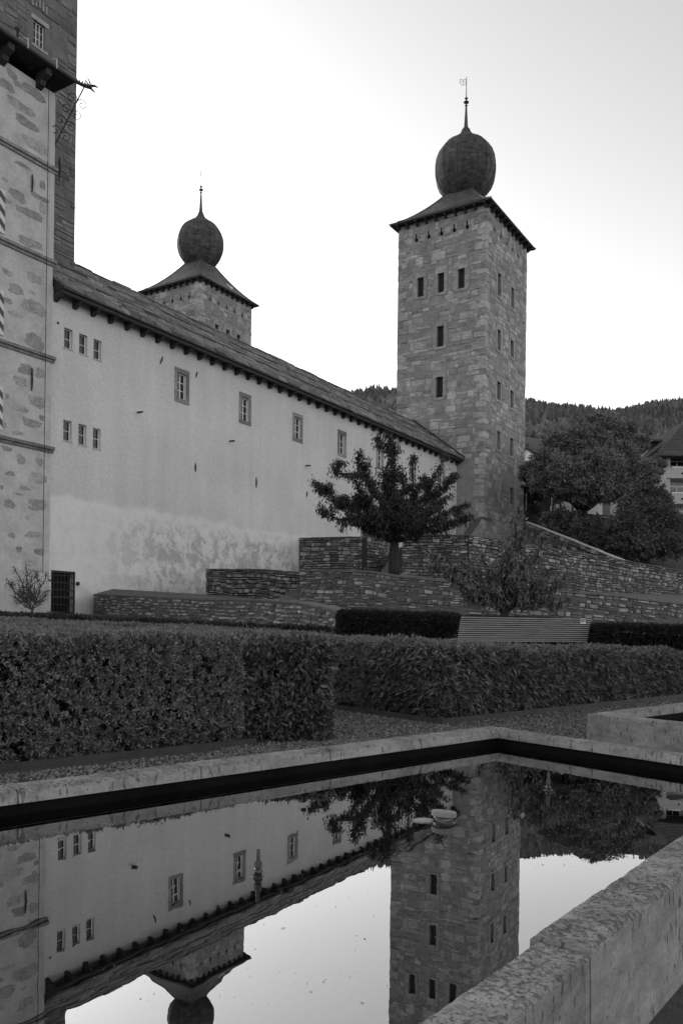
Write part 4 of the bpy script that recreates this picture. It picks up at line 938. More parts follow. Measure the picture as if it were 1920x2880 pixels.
    if skylight:
        m2 = MB(); a = 0.42; hy = hy0 + (h1 - hy0) * a; z = ze + 0.15 + 5.5 * (0.55 * a + 0.45 * a ** 1.9)
        m2.add([(cx + 1.7, cy - hy - 0.45, z - 0.12), (cx + 2.3, cy - hy - 0.45, z - 0.12), (cx + 2.3, cy - hy + 0.55, z + 0.62), (cx + 1.7, cy - hy + 0.55, z + 0.62), (cx + 1.7, cy - hy - 0.45, z - 0.4), (cx + 2.3, cy - hy - 0.45, z - 0.4), (cx + 2.3, cy - hy + 0.55, z + 0.2), (cx + 1.7, cy - hy + 0.55, z + 0.2)],
               [(0, 1, 2, 3), (0, 4, 5, 1), (1, 5, 6, 2), (3, 7, 4, 0)]); m2.build('skylight', M['white'], roof)
    # ball of metal gores, spire, vane
    R, n = ball; zc = ze + 0.15 + 5.5 + 3.35; k_ = R / 3.82
    bp = [(1.5, -3.78), (2.0, -3.5), (2.75, -2.9), (3.3, -2.15), (3.65, -1.3), (3.81, -0.4), (3.82, 0.45), (3.69, 1.3), (3.38, 2.15), (2.87, 2.9), (2.2, 3.48), (1.5, 3.92), (0.98, 4.3), (0.62, 4.75), (0.42, 5.25)]
    for g in range(n):
        m2 = MB(); vs = []; a0, a1 = 2 * math.pi * (g + 0.25) / n, 2 * math.pi * (g + 1.25) / n; am = (a0 + a1) / 2
        for (r_, z) in bp:
            r_ *= k_; z *= k_
            for an, rr in ((a0, r_), (am, r_ * math.cos(math.pi / n) * 1.031), (a1, r_)): vs.append((rr * math.cos(an), rr * math.sin(an), z))
        fs = []
        for i in range(len(bp) - 1): fs += [(i * 3, i * 3 + 1, i * 3 + 4, i * 3 + 3), (i * 3 + 1, i * 3 + 2, i * 3 + 5, i * 3 + 4)]
        m2.add(vs, fs); o = m2.build('metal_gore', M['ball'], root, True, (cx, cy, zc))
        m3 = MB(); m3.tube([(r_ * k_ * 1.004 * math.cos(a0), r_ * k_ * 1.004 * math.sin(a0), z * k_) for r_, z in bp], 0.045, 5); m3.build('seam', M['ball'], o)
    m2 = MB(); m2.lathe([(0.44, 5.15), (0.31, 5.5), (0.24, 6.2), (0.13, 8.3), (0.10, 8.6)], 12, (0, 0, 0)); sp = m2.build('spire', M['gutter'], root, True, (cx, cy, zc))
    m2 = MB(); m2.lathe([(0.06, 8.55), (0.22, 8.62), (0.07, 8.75), (0.1, 8.85), (0.36, 9.02), (0.36, 9.1), (0.1, 9.3), (0.08, 9.42), (0.22, 9.55), (0.22, 9.62), (0.06, 9.76), (0.045, 11.0), (0.03, 12.3), (0.07, 12.36), (0.02, 12.45)], 10); m2.build('finial', M['iron'], sp, True)
    m2 = MB(); fl = [(-0.06, 12.1), (-0.75, 11.75), (-1.2, 11.75), (-1.25, 11.3), (-0.95, 11.05), (-0.06, 11.35)]
    m2.tube([(x * 0.85, x * -0.4, z) for x, z in fl + fl[:1]], 0.028, 5); m2.tube([(-0.5 * 0.85, 0.2, 11.95), (-0.6 * 0.85, 0.24, 11.2)], 0.022, 5); m2.tube([(-0.06, 0.03, 11.7), (-1.0, 0.47, 11.4)], 0.022, 5); m2.build('weather_vane', M['iron'], sp)
    return root

rt = square_tower('tall stone tower with dark ball roof at the right end of the wing', 60.8, 3.5, 14.2, 12.0, 2.0, 53.0,
    [(2.72, 3.62, 43.42, 45.85), (5.56, 6.46, 43.4, 45.82), (8.33, 9.23, 43.35, 45.78), (5.54, 6.48, 36.6, 39.17), (5.5, 6.46, 30.22, 32.78)],
    [(3.85, 4.95, 43.25, 46.05), (8.5, 9.6, 43.25, 45.9), (4.05, 5.1, 36.45, 39.0), (8.55, 9.7, 36.85, 39.0), (4.05, 5.2, 30.2, 32.45), (8.65, 9.8, 30.24, 32.45), (4.25, 5.3, 23.95, 26.25), (8.75, 9.95, 23.97, 26.25), (5.5, 5.5, 17.5, 19.8), (9.05, 10.2, 17.6, 19.8)],
    [2.48, 4.23, 5.98, 7.73, 9.48], [2.7, 4.75, 6.85, 8.95, 11.0], 50.95, 71, 22.0, 8.0, (4.02, 12))
# remains of an arch on the tower foot
def arch_mark():
    pts = [(-0.05, 3.2), (-0.05, 2.6), (-0.05, 1.8), (-0.05, 1.0), (-0.05, 0.3)]
    mb = MB(); n = 12; out = []; inn = []
    for k in range(n + 1):
        t = k / n; u = 12.0 - 4.3 + 4.3 * t; zo = 9.0 + 5.9 * math.sin(t * math.pi / 2) ** 0.9; out.append((-0.11, 12.0 - u, zo - 2.0)); inn.append((-0.11, 12.0 - u, zo - 2.0 - 0.25 - 2.2 * (1 - t) ** 0.7))
    mb.extrude(out + inn[::-1], (0.1, 0, 0)); mb.build('arch_band', M['arch'], rt)
    mb = MB(); mb.extrude([(-0.11, -0.11, 12.9), (2.6, -0.11, 12.9), (2.6, -0.11, 12.6), (-0.11, -0.11, 12.55)][::-1], (0, 0.1, 0)); mb.build('arch_band', M['arch'], rt)
    mb = MB(); mb.prism([(14.2, 0.3), (17.3, 0.3), (17.3, 5.0), (14.2, 5.0)], 4.0, [16.0, 13.4, 13.4, 16.0]); mb.build('buttress', M['mortar'], rt)
arch_mark()
square_tower('distant stone tower with ball roof rising behind the slab roof', 62.9, -44.3, 12.7, 11.4, 4.0, 54.6,
    [], [(3.6, 4.5, 46.9, 48.8), (6.3, 7.2, 46.9, 48.8), (9.0, 9.9, 46.9, 48.8)],
    [2.2, 3.95, 5.7, 7.45, 9.2], [2.4, 4.4, 6.4, 8.4, 10.4], 52.4, 72, 40.0, 38.0, (3.75, 12), 0, True)

# lower roof joining the two towers, mostly hidden
def link_wing():
    root = rot_root('link_wing', 'short slab roofed link wing just left of the right tower', 'building', 62.5, -8.6)
    mb = MB(); mb.box((0, 0.05, 0), (10.5, 35.6, 27.2)); mb.build('wall', M['plaster2'], root)
    mb = MB(); mb.extrude([(-0.9, 0.06, 27.0), (11.4, 0.06, 27.0), (5.25, 0.06, 31.2)], (0, 35.5, 0)); mb.build('roof', M['roofdark'], root)
    rng = random.Random(5); items = []; R3 = Matrix.Rotation(WING_ROT, 3, 'Z'); L3 = Vector(root.location)
    s0, s1 = np.array([-0.95, 27.0]), np.array([5.25, 31.25]); d = s1 - s0; SL = np.linalg.norm(d); d /= SL; up = np.array([-d[1], d[0]])
    v = 0.1
    while v < SL:
        y = 0.1
        while y < 35:
            w = rng.uniform(0.6, 1.4); q = s0 + d * (v + 0.2) + up * 0.06; c = R3 @ Vector((q[0], y + w / 2, q[1])) + L3
            items.append((c, R3 @ Vector((0, -1, rng.uniform(-0.03, 0.03))), R3 @ Vector((up[0] - 0.1 * d[0], 0, up[1] - 0.1 * d[1])), w / 2 - 0.01, 0.36, 0.05)); y += w
        v += 0.45
    place_stones(items, 'slab', M['roofslab'], root, 'roof_slab', rng, 60)
link_wing()

# ------------------------------------------------------------------ left building and the tower behind it
def left_building():
    root = rot_root('corner_building', 'tall corner building with patched plaster and string courses at the left edge', 'building', 0, 0.12)
    X0, X1 = -13.0, -0.17; ZT = 34.2
    wins = [(-5.6, -4.35, 25.0, 27.9), (-5.6, -4.35, 19.1, 21.9), (-5.6, -4.35, 13.4, 16.1)]
    mb = MB(); holed_wall(mb, FRONT, X0, X1, 0, ZT, wins, 0.5); mb.quad((X1, 0, 0), (X1, 9, 0), (X1, 9, ZT), (X1, 0, ZT)); mb.quad((X0, 0, ZT), (X1, 0, ZT), (X1, 9, ZT), (X0, 9, ZT)); mb.build('wall', M['plaster2'], root)
    for i, (a, b, c, d) in enumerate(wins):
        w = sash(root, FRONT, a, b, c, d, 0.2, 2, 3)
    for (xc, y0, y1) in ((5, 538, 660), (2, 820, 945), (6, 1090, 1212)):
        s0, za = fac(xc, y0); _, zb_ = fac(xc, y1); e = -3.62
        m2 = MB(); m2.box((-0.32, -0.09, -(za - zb_) / 2), (0.32, -0.03, (za - zb_) / 2)); o = m2.build('striped_shutter', M['stripes'], root, loc=(e - 0.36, 0, (za + zb_) / 2)); o['label'] = 'shutter panel with dark and pale chevron stripes'
    for z in (29.35, 23.6, 17.65, 12.05):                        # string courses
        m2 = MB(); m2.extrude([(X0, 0.0, z - 0.16), (X0, -0.10, z - 0.14), (X0, -0.12, z), (X0, -0.24, z + 0.03), (X0, -0.26, z + 0.2), (X0, 0.0, z + 0.28)][::-1], (X1 + 0.14 - X0, 0, 0)); m2.build('string_course', M['granite'], root)
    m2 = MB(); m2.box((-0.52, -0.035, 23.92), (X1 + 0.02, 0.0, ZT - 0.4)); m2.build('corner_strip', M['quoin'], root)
    # lightning cable
    m2 = MB(); m2.tube([(-0.86, -0.29, 34.2), (-0.87, -0.29, 4.4)], 0.022, 6); m2.build('lightning_cable', M['iron'], root)
    for (px, y0, y1) in ((90, 492, 540), (89, 1035, 1100)):
        s0, za = fac(px, y0, 0.12); _, zb_ = fac(px, y1, 0.12); m2 = MB(); m2.tube([(s0, -0.06, za), (s0, -0.1, (za + zb_) / 2), (s0, -0.06, zb_)], [0.035, 0.07, 0.035], 6); m2.build('wall_anchor', M['iron'], root)
    # exposed stones left bare by the plasterer
    rng = random.Random(12)
    spots = [(60, 300, 70, 26), (75, 345, 62, 26), (100, 408, 78, 28), (65, 465, 40, 12), (75, 170, 70, 24), (35, 210, 30, 20), (20, 240, 45, 22), (95, 260, 70, 26), (112, 555, 48, 14), (50, 550, 46, 30), (85, 600, 70, 24), (120, 585, 16, 30), (80, 680, 60, 24), (22, 565, 26, 10), (15, 505, 16, 10), (120, 520, 14, 24),
             (22, 766, 28, 16), (100, 783, 42, 26), (45, 814, 44, 24), (90, 822, 18, 10), (22, 845, 26, 16), (97, 865, 60, 40), (98, 960, 50, 44), (45, 885, 46, 10), (108, 990, 30, 20), (75, 1040, 44, 26), (115, 1050, 26, 30), (58, 1072, 40, 26), (105, 1130, 50, 28), (60, 1150, 44, 16), (90, 1190, 60, 22), (20, 1115, 10, 16), (10, 1195, 20, 16), (52, 1218, 36, 12),
             (118, 1175, 14, 14), (30, 1332, 24, 12), (108, 1345, 50, 28), (70, 1373, 32, 10), (55, 1390, 24, 6), (28, 1417, 28, 24), (105, 1420, 50, 34), (78, 1455, 14, 12), (96, 1504, 46, 18), (34, 1505, 18, 14), (54, 1545, 16, 16), (112, 1552, 26, 20), (86, 1583, 36, 18), (4, 1370, 12, 10), (60, 1292, 24, 26), (112, 1300, 20, 26), (20, 1262, 30, 12), (105, 690, 34, 18), (120, 460, 12, 16), (10, 395, 30, 20), (55, 240, 34, 14)]
    for _ in range(46): spots.append((rng.uniform(-330, -12), rng.uniform(250, 1560), rng.uniform(26, 66), rng.uniform(10, 26)))
    for (px, py, w, h) in spots:
        s0, z0 = fac(px - w / 2, py - 0.28 * 0, 0.12); s1, z1 = fac(px + w / 2, py, 0.12); sc, zc = fac(px, py, 0.12)
        hh = h / 2 * 51 / F_PX; hw = (s1 - s0) / 2; n = 14; ph = rng.random() * 6
        hw = min(hw, X1 - 0.05 - sc) if sc < X1 - 0.2 else 0.1
        if sc < X0 + 1 or any(a - 0.9 < sc + hw and sc - hw < b + 0.9 and c - 0.6 < zc < d + 0.6 for (a, b, c, d) in wins) and px < -5 or (px < -5 and min(abs(zc - q) for q in (29.35, 23.6, 17.65, 12.05)) < 0.7): continue
        pl = []; n = 26; ph2 = rng.random() * 6; sq = rng.uniform(2.2, 4.5)
        for k in range(n):
            a = 2 * math.pi * k / n; r_ = (abs(math.cos(a)) ** sq + abs(math.sin(a)) ** sq) ** (-1 / sq) * (1 + 0.10 * math.sin(2 * a + ph2) + 0.10 * math.sin(3 * a + ph) + 0.06 * math.sin(7 * a + ph2) + rng.uniform(-0.09, 0.09)); pl.append((sc + math.cos(a) * r_ * hw, -0.006 - rng.uniform(0, 0.006), zc + math.sin(a) * r_ * hh))
        m2 = MB(); m2.extrude(pl[::-1], (0, 0.04, 0)); m2.build('exposed_stone', M['exposed'], root)
    # roof edge with soffit, gutter, beam ends, pipe and dragon spout
    ez, ov = 35.2, -1.15
    mb = MB(); mb.add([(X0, ov, ez - 0.25), (0.35, ov, ez - 0.25), (0.35, 4.0, ez + 3.4), (X0, 4.0, ez + 3.4), (X0, ov, ez - 0.42), (0.35, ov, ez - 0.42), (0.35, 4.0, ez - 0.42), (X0, 4.0, ez - 0.42)],
                      [(0, 1, 2, 3), (7, 6, 5, 4), (0, 4, 5, 1), (1, 5, 6, 2), (0, 3, 7, 4), (3, 2, 6, 7)]); roof = mb.build('roof', M['roofdark'], root)
    rng = random.Random(3); items = []; R3 = Matrix.Rotation(WING_ROT, 3, 'Z'); L3 = Vector(root.location)
    dd = np.array([5.15, 3.65]); SL = np.linalg.norm(dd); dd /= SL; up = np.array([-dd[1], dd[0]]); v = 0.05
    while v < SL:
        x = -8.0
        while x < 0.4:
            w = rng.uniform(0.5, 1.1); x1 = min(x + w, 0.4); q = np.array([ov, ez - 0.25]) + dd * (v + 0.2) + up * 0.06
            if x1 - x > 0.2: items.append((R3 @ Vector(((x + x1) / 2, q[0], q[1])) + L3, R3 @ Vector((1, 0, rng.uniform(-0.02, 0.02))), R3 @ Vector((0, up[0] - 0.1 * dd[0], up[1] - 0.1 * dd[1])), (x1 - x) / 2 - 0.01, 0.33, 0.045))
            x += w
        v += 0.42
    place_stones(items, 'slab', M['roofslab'], root, 'roof_slab', rng, 150)
    m2 = MB(); m2.tube([(X0, ov - 0.1, ez - 0.32), (0.45, ov - 0.1, ez - 0.3)], 0.13, 8); m2.build('gutter', M['gutter'], root)
    for x in (-7.2, -5.2, -3.2, -1.15):
        m2 = MB(); m2.tube([(x, ov - 0.22, ez - 0.45), (x, ov - 0.22, ez + 0.12), (x, ov + 0.2, ez + 0.3)], 0.025, 5); m2.build('gutter_hook', M['white'], root)
    for x in (-9.4, -6.7, -4.0, -1.4):
        m2 = MB(); m2.extrude([(x - 0.2, 0, 33.8), (x - 0.2, -0.4, 33.95), (x - 0.2, -0.5, 34.2), (x - 0.2, -0.95, 34.4), (x - 0.2, -1.0, 34.74), (x - 0.2, 0, 34.74)][::-1], (0.4, 0, 0)); m2.build('beam_end', M['wood_dark'], root)
    m2 = MB(); m2.lathe([(0.07, 0), (0.07, 0.75), (0.16, 0.8), (0.16, 0.9), (0.05, 0.98)], 10, (-2.75, 0.2, ez + 0.7)); m2.build('vent_pipe', M['gutter'], root, True)
    # dragon head water spout
    dpt = [(0.35, ov - 0.1, ez - 0.33), (0.7, ov - 0.28, ez - 0.42), (1.0, ov - 0.42, ez - 0.40), (1.2, ov - 0.52, ez - 0.36)]
    m2 = MB(); m2.tube(dpt, [0.12, 0.10, 0.13, 0.15], 8); dg = m2.build('dragon_spout', M['iron'], root, True)
    m2 = MB(); m2.tube([(1.18, ov - 0.5, ez - 0.30), (1.4, ov - 0.6, ez - 0.2), (1.62, ov - 0.7, ez - 0.22)], [0.1, 0.07, 0.03], 7); m2.build('upper_jaw', M['iron'], dg)
    m2 = MB(); m2.tube([(1.16, ov - 0.5, ez - 0.42), (1.34, ov - 0.58, ez - 0.55), (1.46, ov - 0.64, ez - 0.62)], [0.08, 0.05, 0.02], 7); m2.build('lower_jaw', M['iron'], dg)
    for j in (-1, 1):
        m2 = MB(); m2.tube([(1.12, ov - 0.48 + 0.08 * j, ez - 0.22), (0.98, ov - 0.42 + 0.12 * j, ez - 0.02), (0.86, ov - 0.38 + 0.1 * j, ez + 0.06)], [0.05, 0.03, 0.01], 6); m2.build('horn', M['iron'], dg)
    for k in range(4):
        m2 = MB(); x = 0.42 + k * 0.15; m2.lathe([(0.06, 0), (0.01, 0.18)], 5, (x, ov - 0.13 - k * 0.08, ez - 0.3)); m2.build('back_spike', M['iron'], dg)
    # scrolled iron bracket
    A = np.array([-0.12, -0.02, 31.1]); B = np.array([0.85, ov - 0.35, 34.75]); 
    m2 = MB(); m2.tube([A, B], 0.045, 6); br = m2.build('scroll_bracket', M['iron'], root)
    axis = (B - A); Lb = np.linalg.norm(axis); axis /= Lb; side = np.cross(axis, [0.55, 0.8, 0.0]); side /= np.linalg.norm(side)
    for k, t_ in enumerate((0.18, 0.36, 0.55, 0.74)):
        for sg in (-1, 1):
            pts = []; c = A + axis * Lb * t_ + side * sg * 0.34; r0 = 0.33
            for j in range(20):
                an = j * 0.42; rr = r0 * (1 - j / 24); pts.append(c + (-side * sg * math.cos(an) + axis * math.sin(an)) * rr)
            m3 = MB(); m3.tube(pts, 0.024, 5); m3.build('scroll', M['iron'], br)
left_building()

def left_tower():
    root = rot_root('stone_tower', 'dark rubble tower with one small window behind the corner building', 'tower', -8.0, -4.0, 0.0, 'square towers with ball roofs')
    Lx, Ly, zt = 12.95, 12.0, 62.0; wn_ = [(9.35, 10.25, 39.75, 41.35)]
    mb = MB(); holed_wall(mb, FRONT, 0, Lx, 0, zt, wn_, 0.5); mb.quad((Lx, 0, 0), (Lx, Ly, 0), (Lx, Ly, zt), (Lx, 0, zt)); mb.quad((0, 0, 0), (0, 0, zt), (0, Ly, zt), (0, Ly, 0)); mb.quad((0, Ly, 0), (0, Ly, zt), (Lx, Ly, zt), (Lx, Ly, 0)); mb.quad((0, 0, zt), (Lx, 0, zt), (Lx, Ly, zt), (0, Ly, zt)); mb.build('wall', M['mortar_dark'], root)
    a, b, c, d = wn_[0]; w = sash(root, FRONT, a, b, c, d, 0.15, 3, 3, 0.06, 0.025)
    for nm, rc in (('lintel', (a - 0.2, b + 0.3, d + 0.005, d + 0.3)), ('sill', (a - 0.15, b + 0.25, c - 0.2, c - 0.01))): panel(FRONT, *rc, -0.05, 0.06).build(nm, M['jamb'], w)
    rng = random.Random(9); ex = [(a - 0.4, b + 0.4, c - 0.3 - 24, d + 0.4 - 24)]
    st = [(u0, u1, v0 + 24, v1 + 24) for (u0, u1, v0, v1) in courses(Lx, 30, (0.3, 0.75), (0.5, 2.2), ex, rng, 0.05) if rng.random() > 0.22 and u1 > 5]
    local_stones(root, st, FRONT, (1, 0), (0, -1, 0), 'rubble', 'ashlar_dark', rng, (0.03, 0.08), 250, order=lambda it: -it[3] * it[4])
    for k in range(5):                                           # little relieving arch over the window
        t_ = (k - 2) / 2; panel(FRONT, 9.8 + t_ * 0.55 - 0.06, 9.8 + t_ * 0.55 + 0.06, 42.35 - 0.15 * t_ * t_, 42.95 - 0.2 * t_ * t_, -0.06, 0.07).build('voussoir', M['jamb'], root)
    m2 = MB(); m2.tube([(11.55, -0.05, 33.2), (11.55, -0.1, 32.5), (11.55, -0.05, 31.7)], [0.03, 0.07, 0.03], 6); m2.build('wall_anchor', M['iron'], root)
left_tower()

# ------------------------------------------------------------------ houses on the right
def right_house():
    p = at(1871, 1500, 105); root = thing('apartment_house', 'pale apartment house with balconies and tiled hip roof at the right edge', 'house', (p[0], p[1], 0), 0)
    zt, L, D_ = 23.3, 10.0, 22.0
    mb = MB(); mb.box((0, 1.8, 4), (L, D_, zt)); mb.box((0, 0.0, 4), (0.45, 1.796, zt)); mb.box((L - 0.4, 0.0, 4), (L, 1.796, zt)); mb.build('wall', M['render_w'], root)
    ov = 1.7; rz = 29.2; x0, x1, y0, y1 = -ov, L + ov, -1.5, D_ + 1.0; rx = L / 2; ry0, ry1 = 7.0, 26.0
    V = [(x0, y0, zt), (x1, y0, zt), (x1, y1, zt), (x0, y1, zt), (rx, ry0, rz), (rx, y1, rz)]; V += [(a, b, c - 0.35) for a, b, c in V[:4]]
    mb = MB(); mb.add(V, [(0, 1, 4), (1, 2, 5, 4), (2, 3, 5), (3, 0, 4, 5), (9, 8, 7, 6), (0, 6, 7, 1), (1, 7, 8, 2), (2, 8, 9, 3), (3, 9, 6, 0)]); rf = mb.build('roof', M['rooftile'], root)
    for k in range(1, 22):                                        # tile rows on the front hip and the left slope
        t_ = k / 22; a = np.array(V[0]) * (1 - t_) + np.array(V[4]) * t_; b = np.array(V[1]) * (1 - t_) + np.array(V[4]) * t_; c = np.array(V[3]) * (1 - t_) + np.array(V[5]) * t_
        m2 = MB(); m2.tube([a + [0, 0, .03], b + [0, 0, .03]], 0.06, 5); m2.build('tile_row', M['rooftile'], rf); m2 = MB(); m2.tube([c + [0, 0, .03], a + [0, 0, .03]], 0.06, 5); m2.build('tile_row', M['rooftile'], rf)
    m2 = MB(); m2.tube([V[0], V[4], V[5]], 0.12, 6); m2.build('ridge_tile', M['rooftile'], rf)
    for zf in (20.6, 17.4, 14.2):
        m2 = MB(); m2.box((0.454, 0.0, zf - 0.25), (L - 0.404, 1.79, zf)); m2.build('balcony_floor', M['render_w'], root)
        m2 = MB(); m2.box((-0.05, -0.25, zf - 0.2), (L + 0.05, -0.004, zf + 1.05)); b = m2.build('balcony_parapet', M['render_w'], root)
        m2 = MB(); m2.box((0.6, -0.32, zf + 1.06), (4.2, 0.1, zf + 1.22)); m2.build('flower_trough', M['white'], b)
        for x in (1.9, 5.0):
            m2 = MB(); m2.tube([(x, -0.26, zf + 0.4), (x, -0.36, zf + 0.4)], 0.13, 8); m2.build('drain_hole', M['dark'], b)
        for x in (1.0, 4.4):
            sash(root, lambda u, v, d: (u, 1.8 + d, v), x, x + 1.9, zf + 0.2, zf + 2.3, -0.07, 2, 1, 0.1)
    t_ = 0.36; zz = zt + (rz - zt) * t_; xx = x0 + (rx - x0) * t_                 # dormer with white window on the left slope
    mb = MB(); mb.box((xx - 1.3, 9.0, zz - 0.9), (xx + 2.2, 13.6, zz + 1.5)); dm = mb.build('dormer', M['wood_dark'], root)
    mb = MB(); mb.box((xx - 1.8, 8.4, zz + 1.5), (xx + 2.6, 14.2, zz + 1.75)); mb.build('dormer_roof', M['rooftile'], dm)
    sash(root, lambda u, v, d: (u, 9.0 + d, v), xx - 1.1, xx + 0.3, zz - 0.6, zz + 1.3, -0.06, 2, 1, 0.12); panel(lambda u, v, d: (u, 9.0 + d, v), xx - 0.95, xx + 0.15, zz - 0.45, zz + 1.15, -0.075, 0.01).build('lit_window_panel', M['white'], dm)  # white panel over the panes paints the dormer window as lit
right_house()
def small_house():
    p = at(1452, 1400, 150); root = thing('white_house', 'narrow white house front with dark roof just past the right tower', 'house', (p[0], p[1], 0), RAD(-30))
    mb = MB(); mb.box((-6, 0, 8), (1.75, 8, 33.2)); mb.build('wall', M['white'], root)
    mb = MB(); mb.box((-6.4, -0.8, 33.2), (2.3, 8.6, 34.1)); mb.build('roof', M['rooftile'], root)
    mb = MB(); mb.box((-6.1, -0.3, 27.4), (2.1, 0.0, 27.9)); mb.build('cornice', M['render_w'], root)
    q = at(1462, 1400, 138); root = thing('tiled_house', 'low house with sloping tiled roof peeping out beside the right tower', 'house', (q[0], q[1], 0), RAD(-32))
    mb = MB(); mb.box((-4, 0, 8), (11, 9, 25.6)); mb.build('wall', M['render_w'], root)
    mb = MB(); mb.extrude([(-5, -1.2, 25.6), (-5, 10.2, 25.6), (-5, 4.5, 29.8)], (17, 0, 0)); mb.build('roof', M['rooftile'], root)
    for x in (0.2, 4.5, 8.2):
        sash(root, FRONT, x, x + 1.6, 21.0, 24.2, -0.05, 2, 1, 0.1)
    # pavilion on the retaining wall
    q = at(1472, 1440, 114); zb = q[2]; root = thing('garden_pavilion', 'open dark pavilion with flat roof and lattice screen above the retaining wall', 'pavilion', tuple(q), RAD(2))
    mb = MB(); mb.box((-1, -1.2, 3.25), (7.0, 5, 3.5)); mb.build('roof', M['wood_dark'], root)
    for x in (0.3, 3.9, 4.9, 6.6):
        mb = MB(); mb.box((x, 0, 0), (x + 0.22, 0.22, 3.24)); mb.build('post', M['wood_dark'], root)
    mb = MB(); mb.box((-1, 4.8, 0), (2.4, 4.9, 3.2)); mb.build('back_wall', M['wood_dark'], root)
    sc = panel(FRONT, 1.95, 3.85, 0.3, 2.7, 1.0, 0.05).build('lattice_screen', M['cap'], root)
    for k in range(9):
        mb = MB(); x = 1.95 + 1.9 * k / 8; mb.box((x - 0.03, 0.95, 0.3), (x + 0.03, 0.99, 2.7)); mb.build('lattice_slat', M['wood_dark'], sc)
    for k in range(11):
        mb = MB(); z = 0.3 + 2.4 * k / 10; mb.box((1.95, 0.952, z - 0.03), (3.85, 0.988, z + 0.03)); mb.build('lattice_slat', M['wood_dark'], sc)
small_house()

# ================================================================== TREES
def branch_curve(a, b, sag, n, rng, wob):
    a, b = np.array(a, float), np.array(b, float); out = []
    L = np.linalg.norm(b - a)
    for i in range(n + 1):
        t = i / n; p = a * (1 - t) + b * t; p = p + np.array([0, 0, -sag * L * 4 * t * (1 - t)]) + (rng.normal(size=3) * wob * L * (1 if 0 < i < n else 0)); out.append(p)
    return np.array(out)
def traced_tree(name, label, base, fork, tips, r0, seed, leaf, mat, bark, spacing=0.16, side=0.55, dens=7, sag=-0.05, cluster=0.2, group=None, leafdroop=0.9, wob=0.03):
    """trunk to a fork, limbs reaching the given tips, side twigs, leaves hanging in tufts along every twig"""
    rg = np.random.default_rng(seed); base = np.array(base); root = thing(name, label, 'tree', tuple(base), 0, group)
    fork = np.array(fork); tr = MB(); c = branch_curve(base - [0, 0, 0.2], fork, 0.0, 6, rg, 0.012) - base; tr.tube(c, np.linspace(r0 * 1.25, r0 * 0.85, 7), 10); tr.build('trunk', M[bark], root, True)
    twigs = []
    for (tip, rr) in tips:
        tip = np.array(tip); n = 8
        crv = branch_curve(fork - [0, 0, r0 * 0.8], tip, sag, n, rg, wob); b = MB(); b.tube(crv - base, np.linspace(r0 * rr, 0.022, n + 1), 7); lb = b.build('limb', M[bark], root, True)
        L = np.linalg.norm(tip - fork); tw = MB(); twigs.append((crv[2:], 1.0))
        for k in range(int(5 + L * 1.6)):
            t = rg.uniform(0.22, 0.97); i = min(int(t * n), n - 1); p = crv[i] * (1 - (t * n - i)) + crv[i + 1] * (t * n - i)
            d = unit(crv[min(i + 1, n)] - crv[i]) * 0.7 + rg.normal(size=3) * 0.75; d[2] += 0.25; d = unit(d)
            q = p + d * L * side * rg.uniform(0.25, 0.6) * (1.15 - 0.6 * t); c2 = branch_curve(p, q, -0.05, 4, rg, 0.03)
            tw.tube(c2 - base, np.linspace(0.028, 0.009, 5), 5); twigs.append((c2, 0.9))
        if tw.v: tw.build('twigs', M[bark], lb, True, stuff=True)
    P = []; T = []
    for c2, _ in twigs:
        seg = np.linalg.norm(np.diff(c2, axis=0), axis=1).sum(); m = max(2, int(seg / spacing))
        for k in range(m):
            t = (k + rg.random()) / m * (len(c2) - 1); i = min(int(t), len(c2) - 2); p = c2[i] + (c2[i + 1] - c2[i]) * (t - i)
            P.append(p[None] + rg.normal(size=(dens, 3)) * cluster * np.array([1, 1, 0.8])); T.append(np.full(dens, rg.normal() * 0.16))
    P = np.concatenate(P); T = np.concatenate(T); n = len(P)
    D = rg.normal(size=(n, 3)) * 0.6 + np.array([0, 0, -leafdroop]); l, w = leaf
    leaves('foliage', P - base, D, l * rg.uniform(0.65, 1.25, n), w * rg.uniform(0.7, 1.2, n), M[mat], root, rg, 0.5 + T + rg.normal(size=n) * 0.2)
    return root
def px3(L, d, j=0, rg=None): return [at(x, y, d + dd) for (x, y, dd) in L]

# cherry tree on the terrace in front of the wing
dC = 44.0
tipsC = [(882, 1347, 0.2, .5), (908, 1440, -1.5, .5), (955, 1296, 0.5, .5), (1012, 1272, 1.2, .45), (1062, 1222, 0, .55), (1092, 1218, -0.6, .55), (1163, 1275, -0.8, .5), (1182, 1340, 1.6, .4), (1256, 1278, 0.6, .42), (1284, 1335, -0.3, .45), (1318, 1418, 0.8, .4), (1332, 1450, -0.9, .45), (1245, 1468, -2.2, .4), (976, 1452, -2.0, .35), (1180, 1462, -2.6, .3), (1040, 1350, -2.2, .4), (1130, 1330, 2.2, .4), (1215, 1400, 2.0, .4), (1000, 1400, 2.2, .4), (1100, 1300, 0.2, .45), (1225, 1425, -2.5, .4), (950, 1400, -0.5, .4), (1150, 1420, -2.6, .35), (1075, 1420, 2.6, .35), (1050, 1430, -2.7, .3), (1270, 1390, 1.0, .4)]
traced_tree('cherry_tree', 'dark leafy cherry tree standing on the terrace before the wing', at(1108, 1607, dC), at(1106, 1512, dC),
            [(at(x, y, dC + dd), rr) for x, y, dd, rr in tipsC], 0.25, 41, (0.19, 0.07), 'cherry', 'bark', 0.085, 0.40, 11, -0.02, 0.125, wob=0.045)
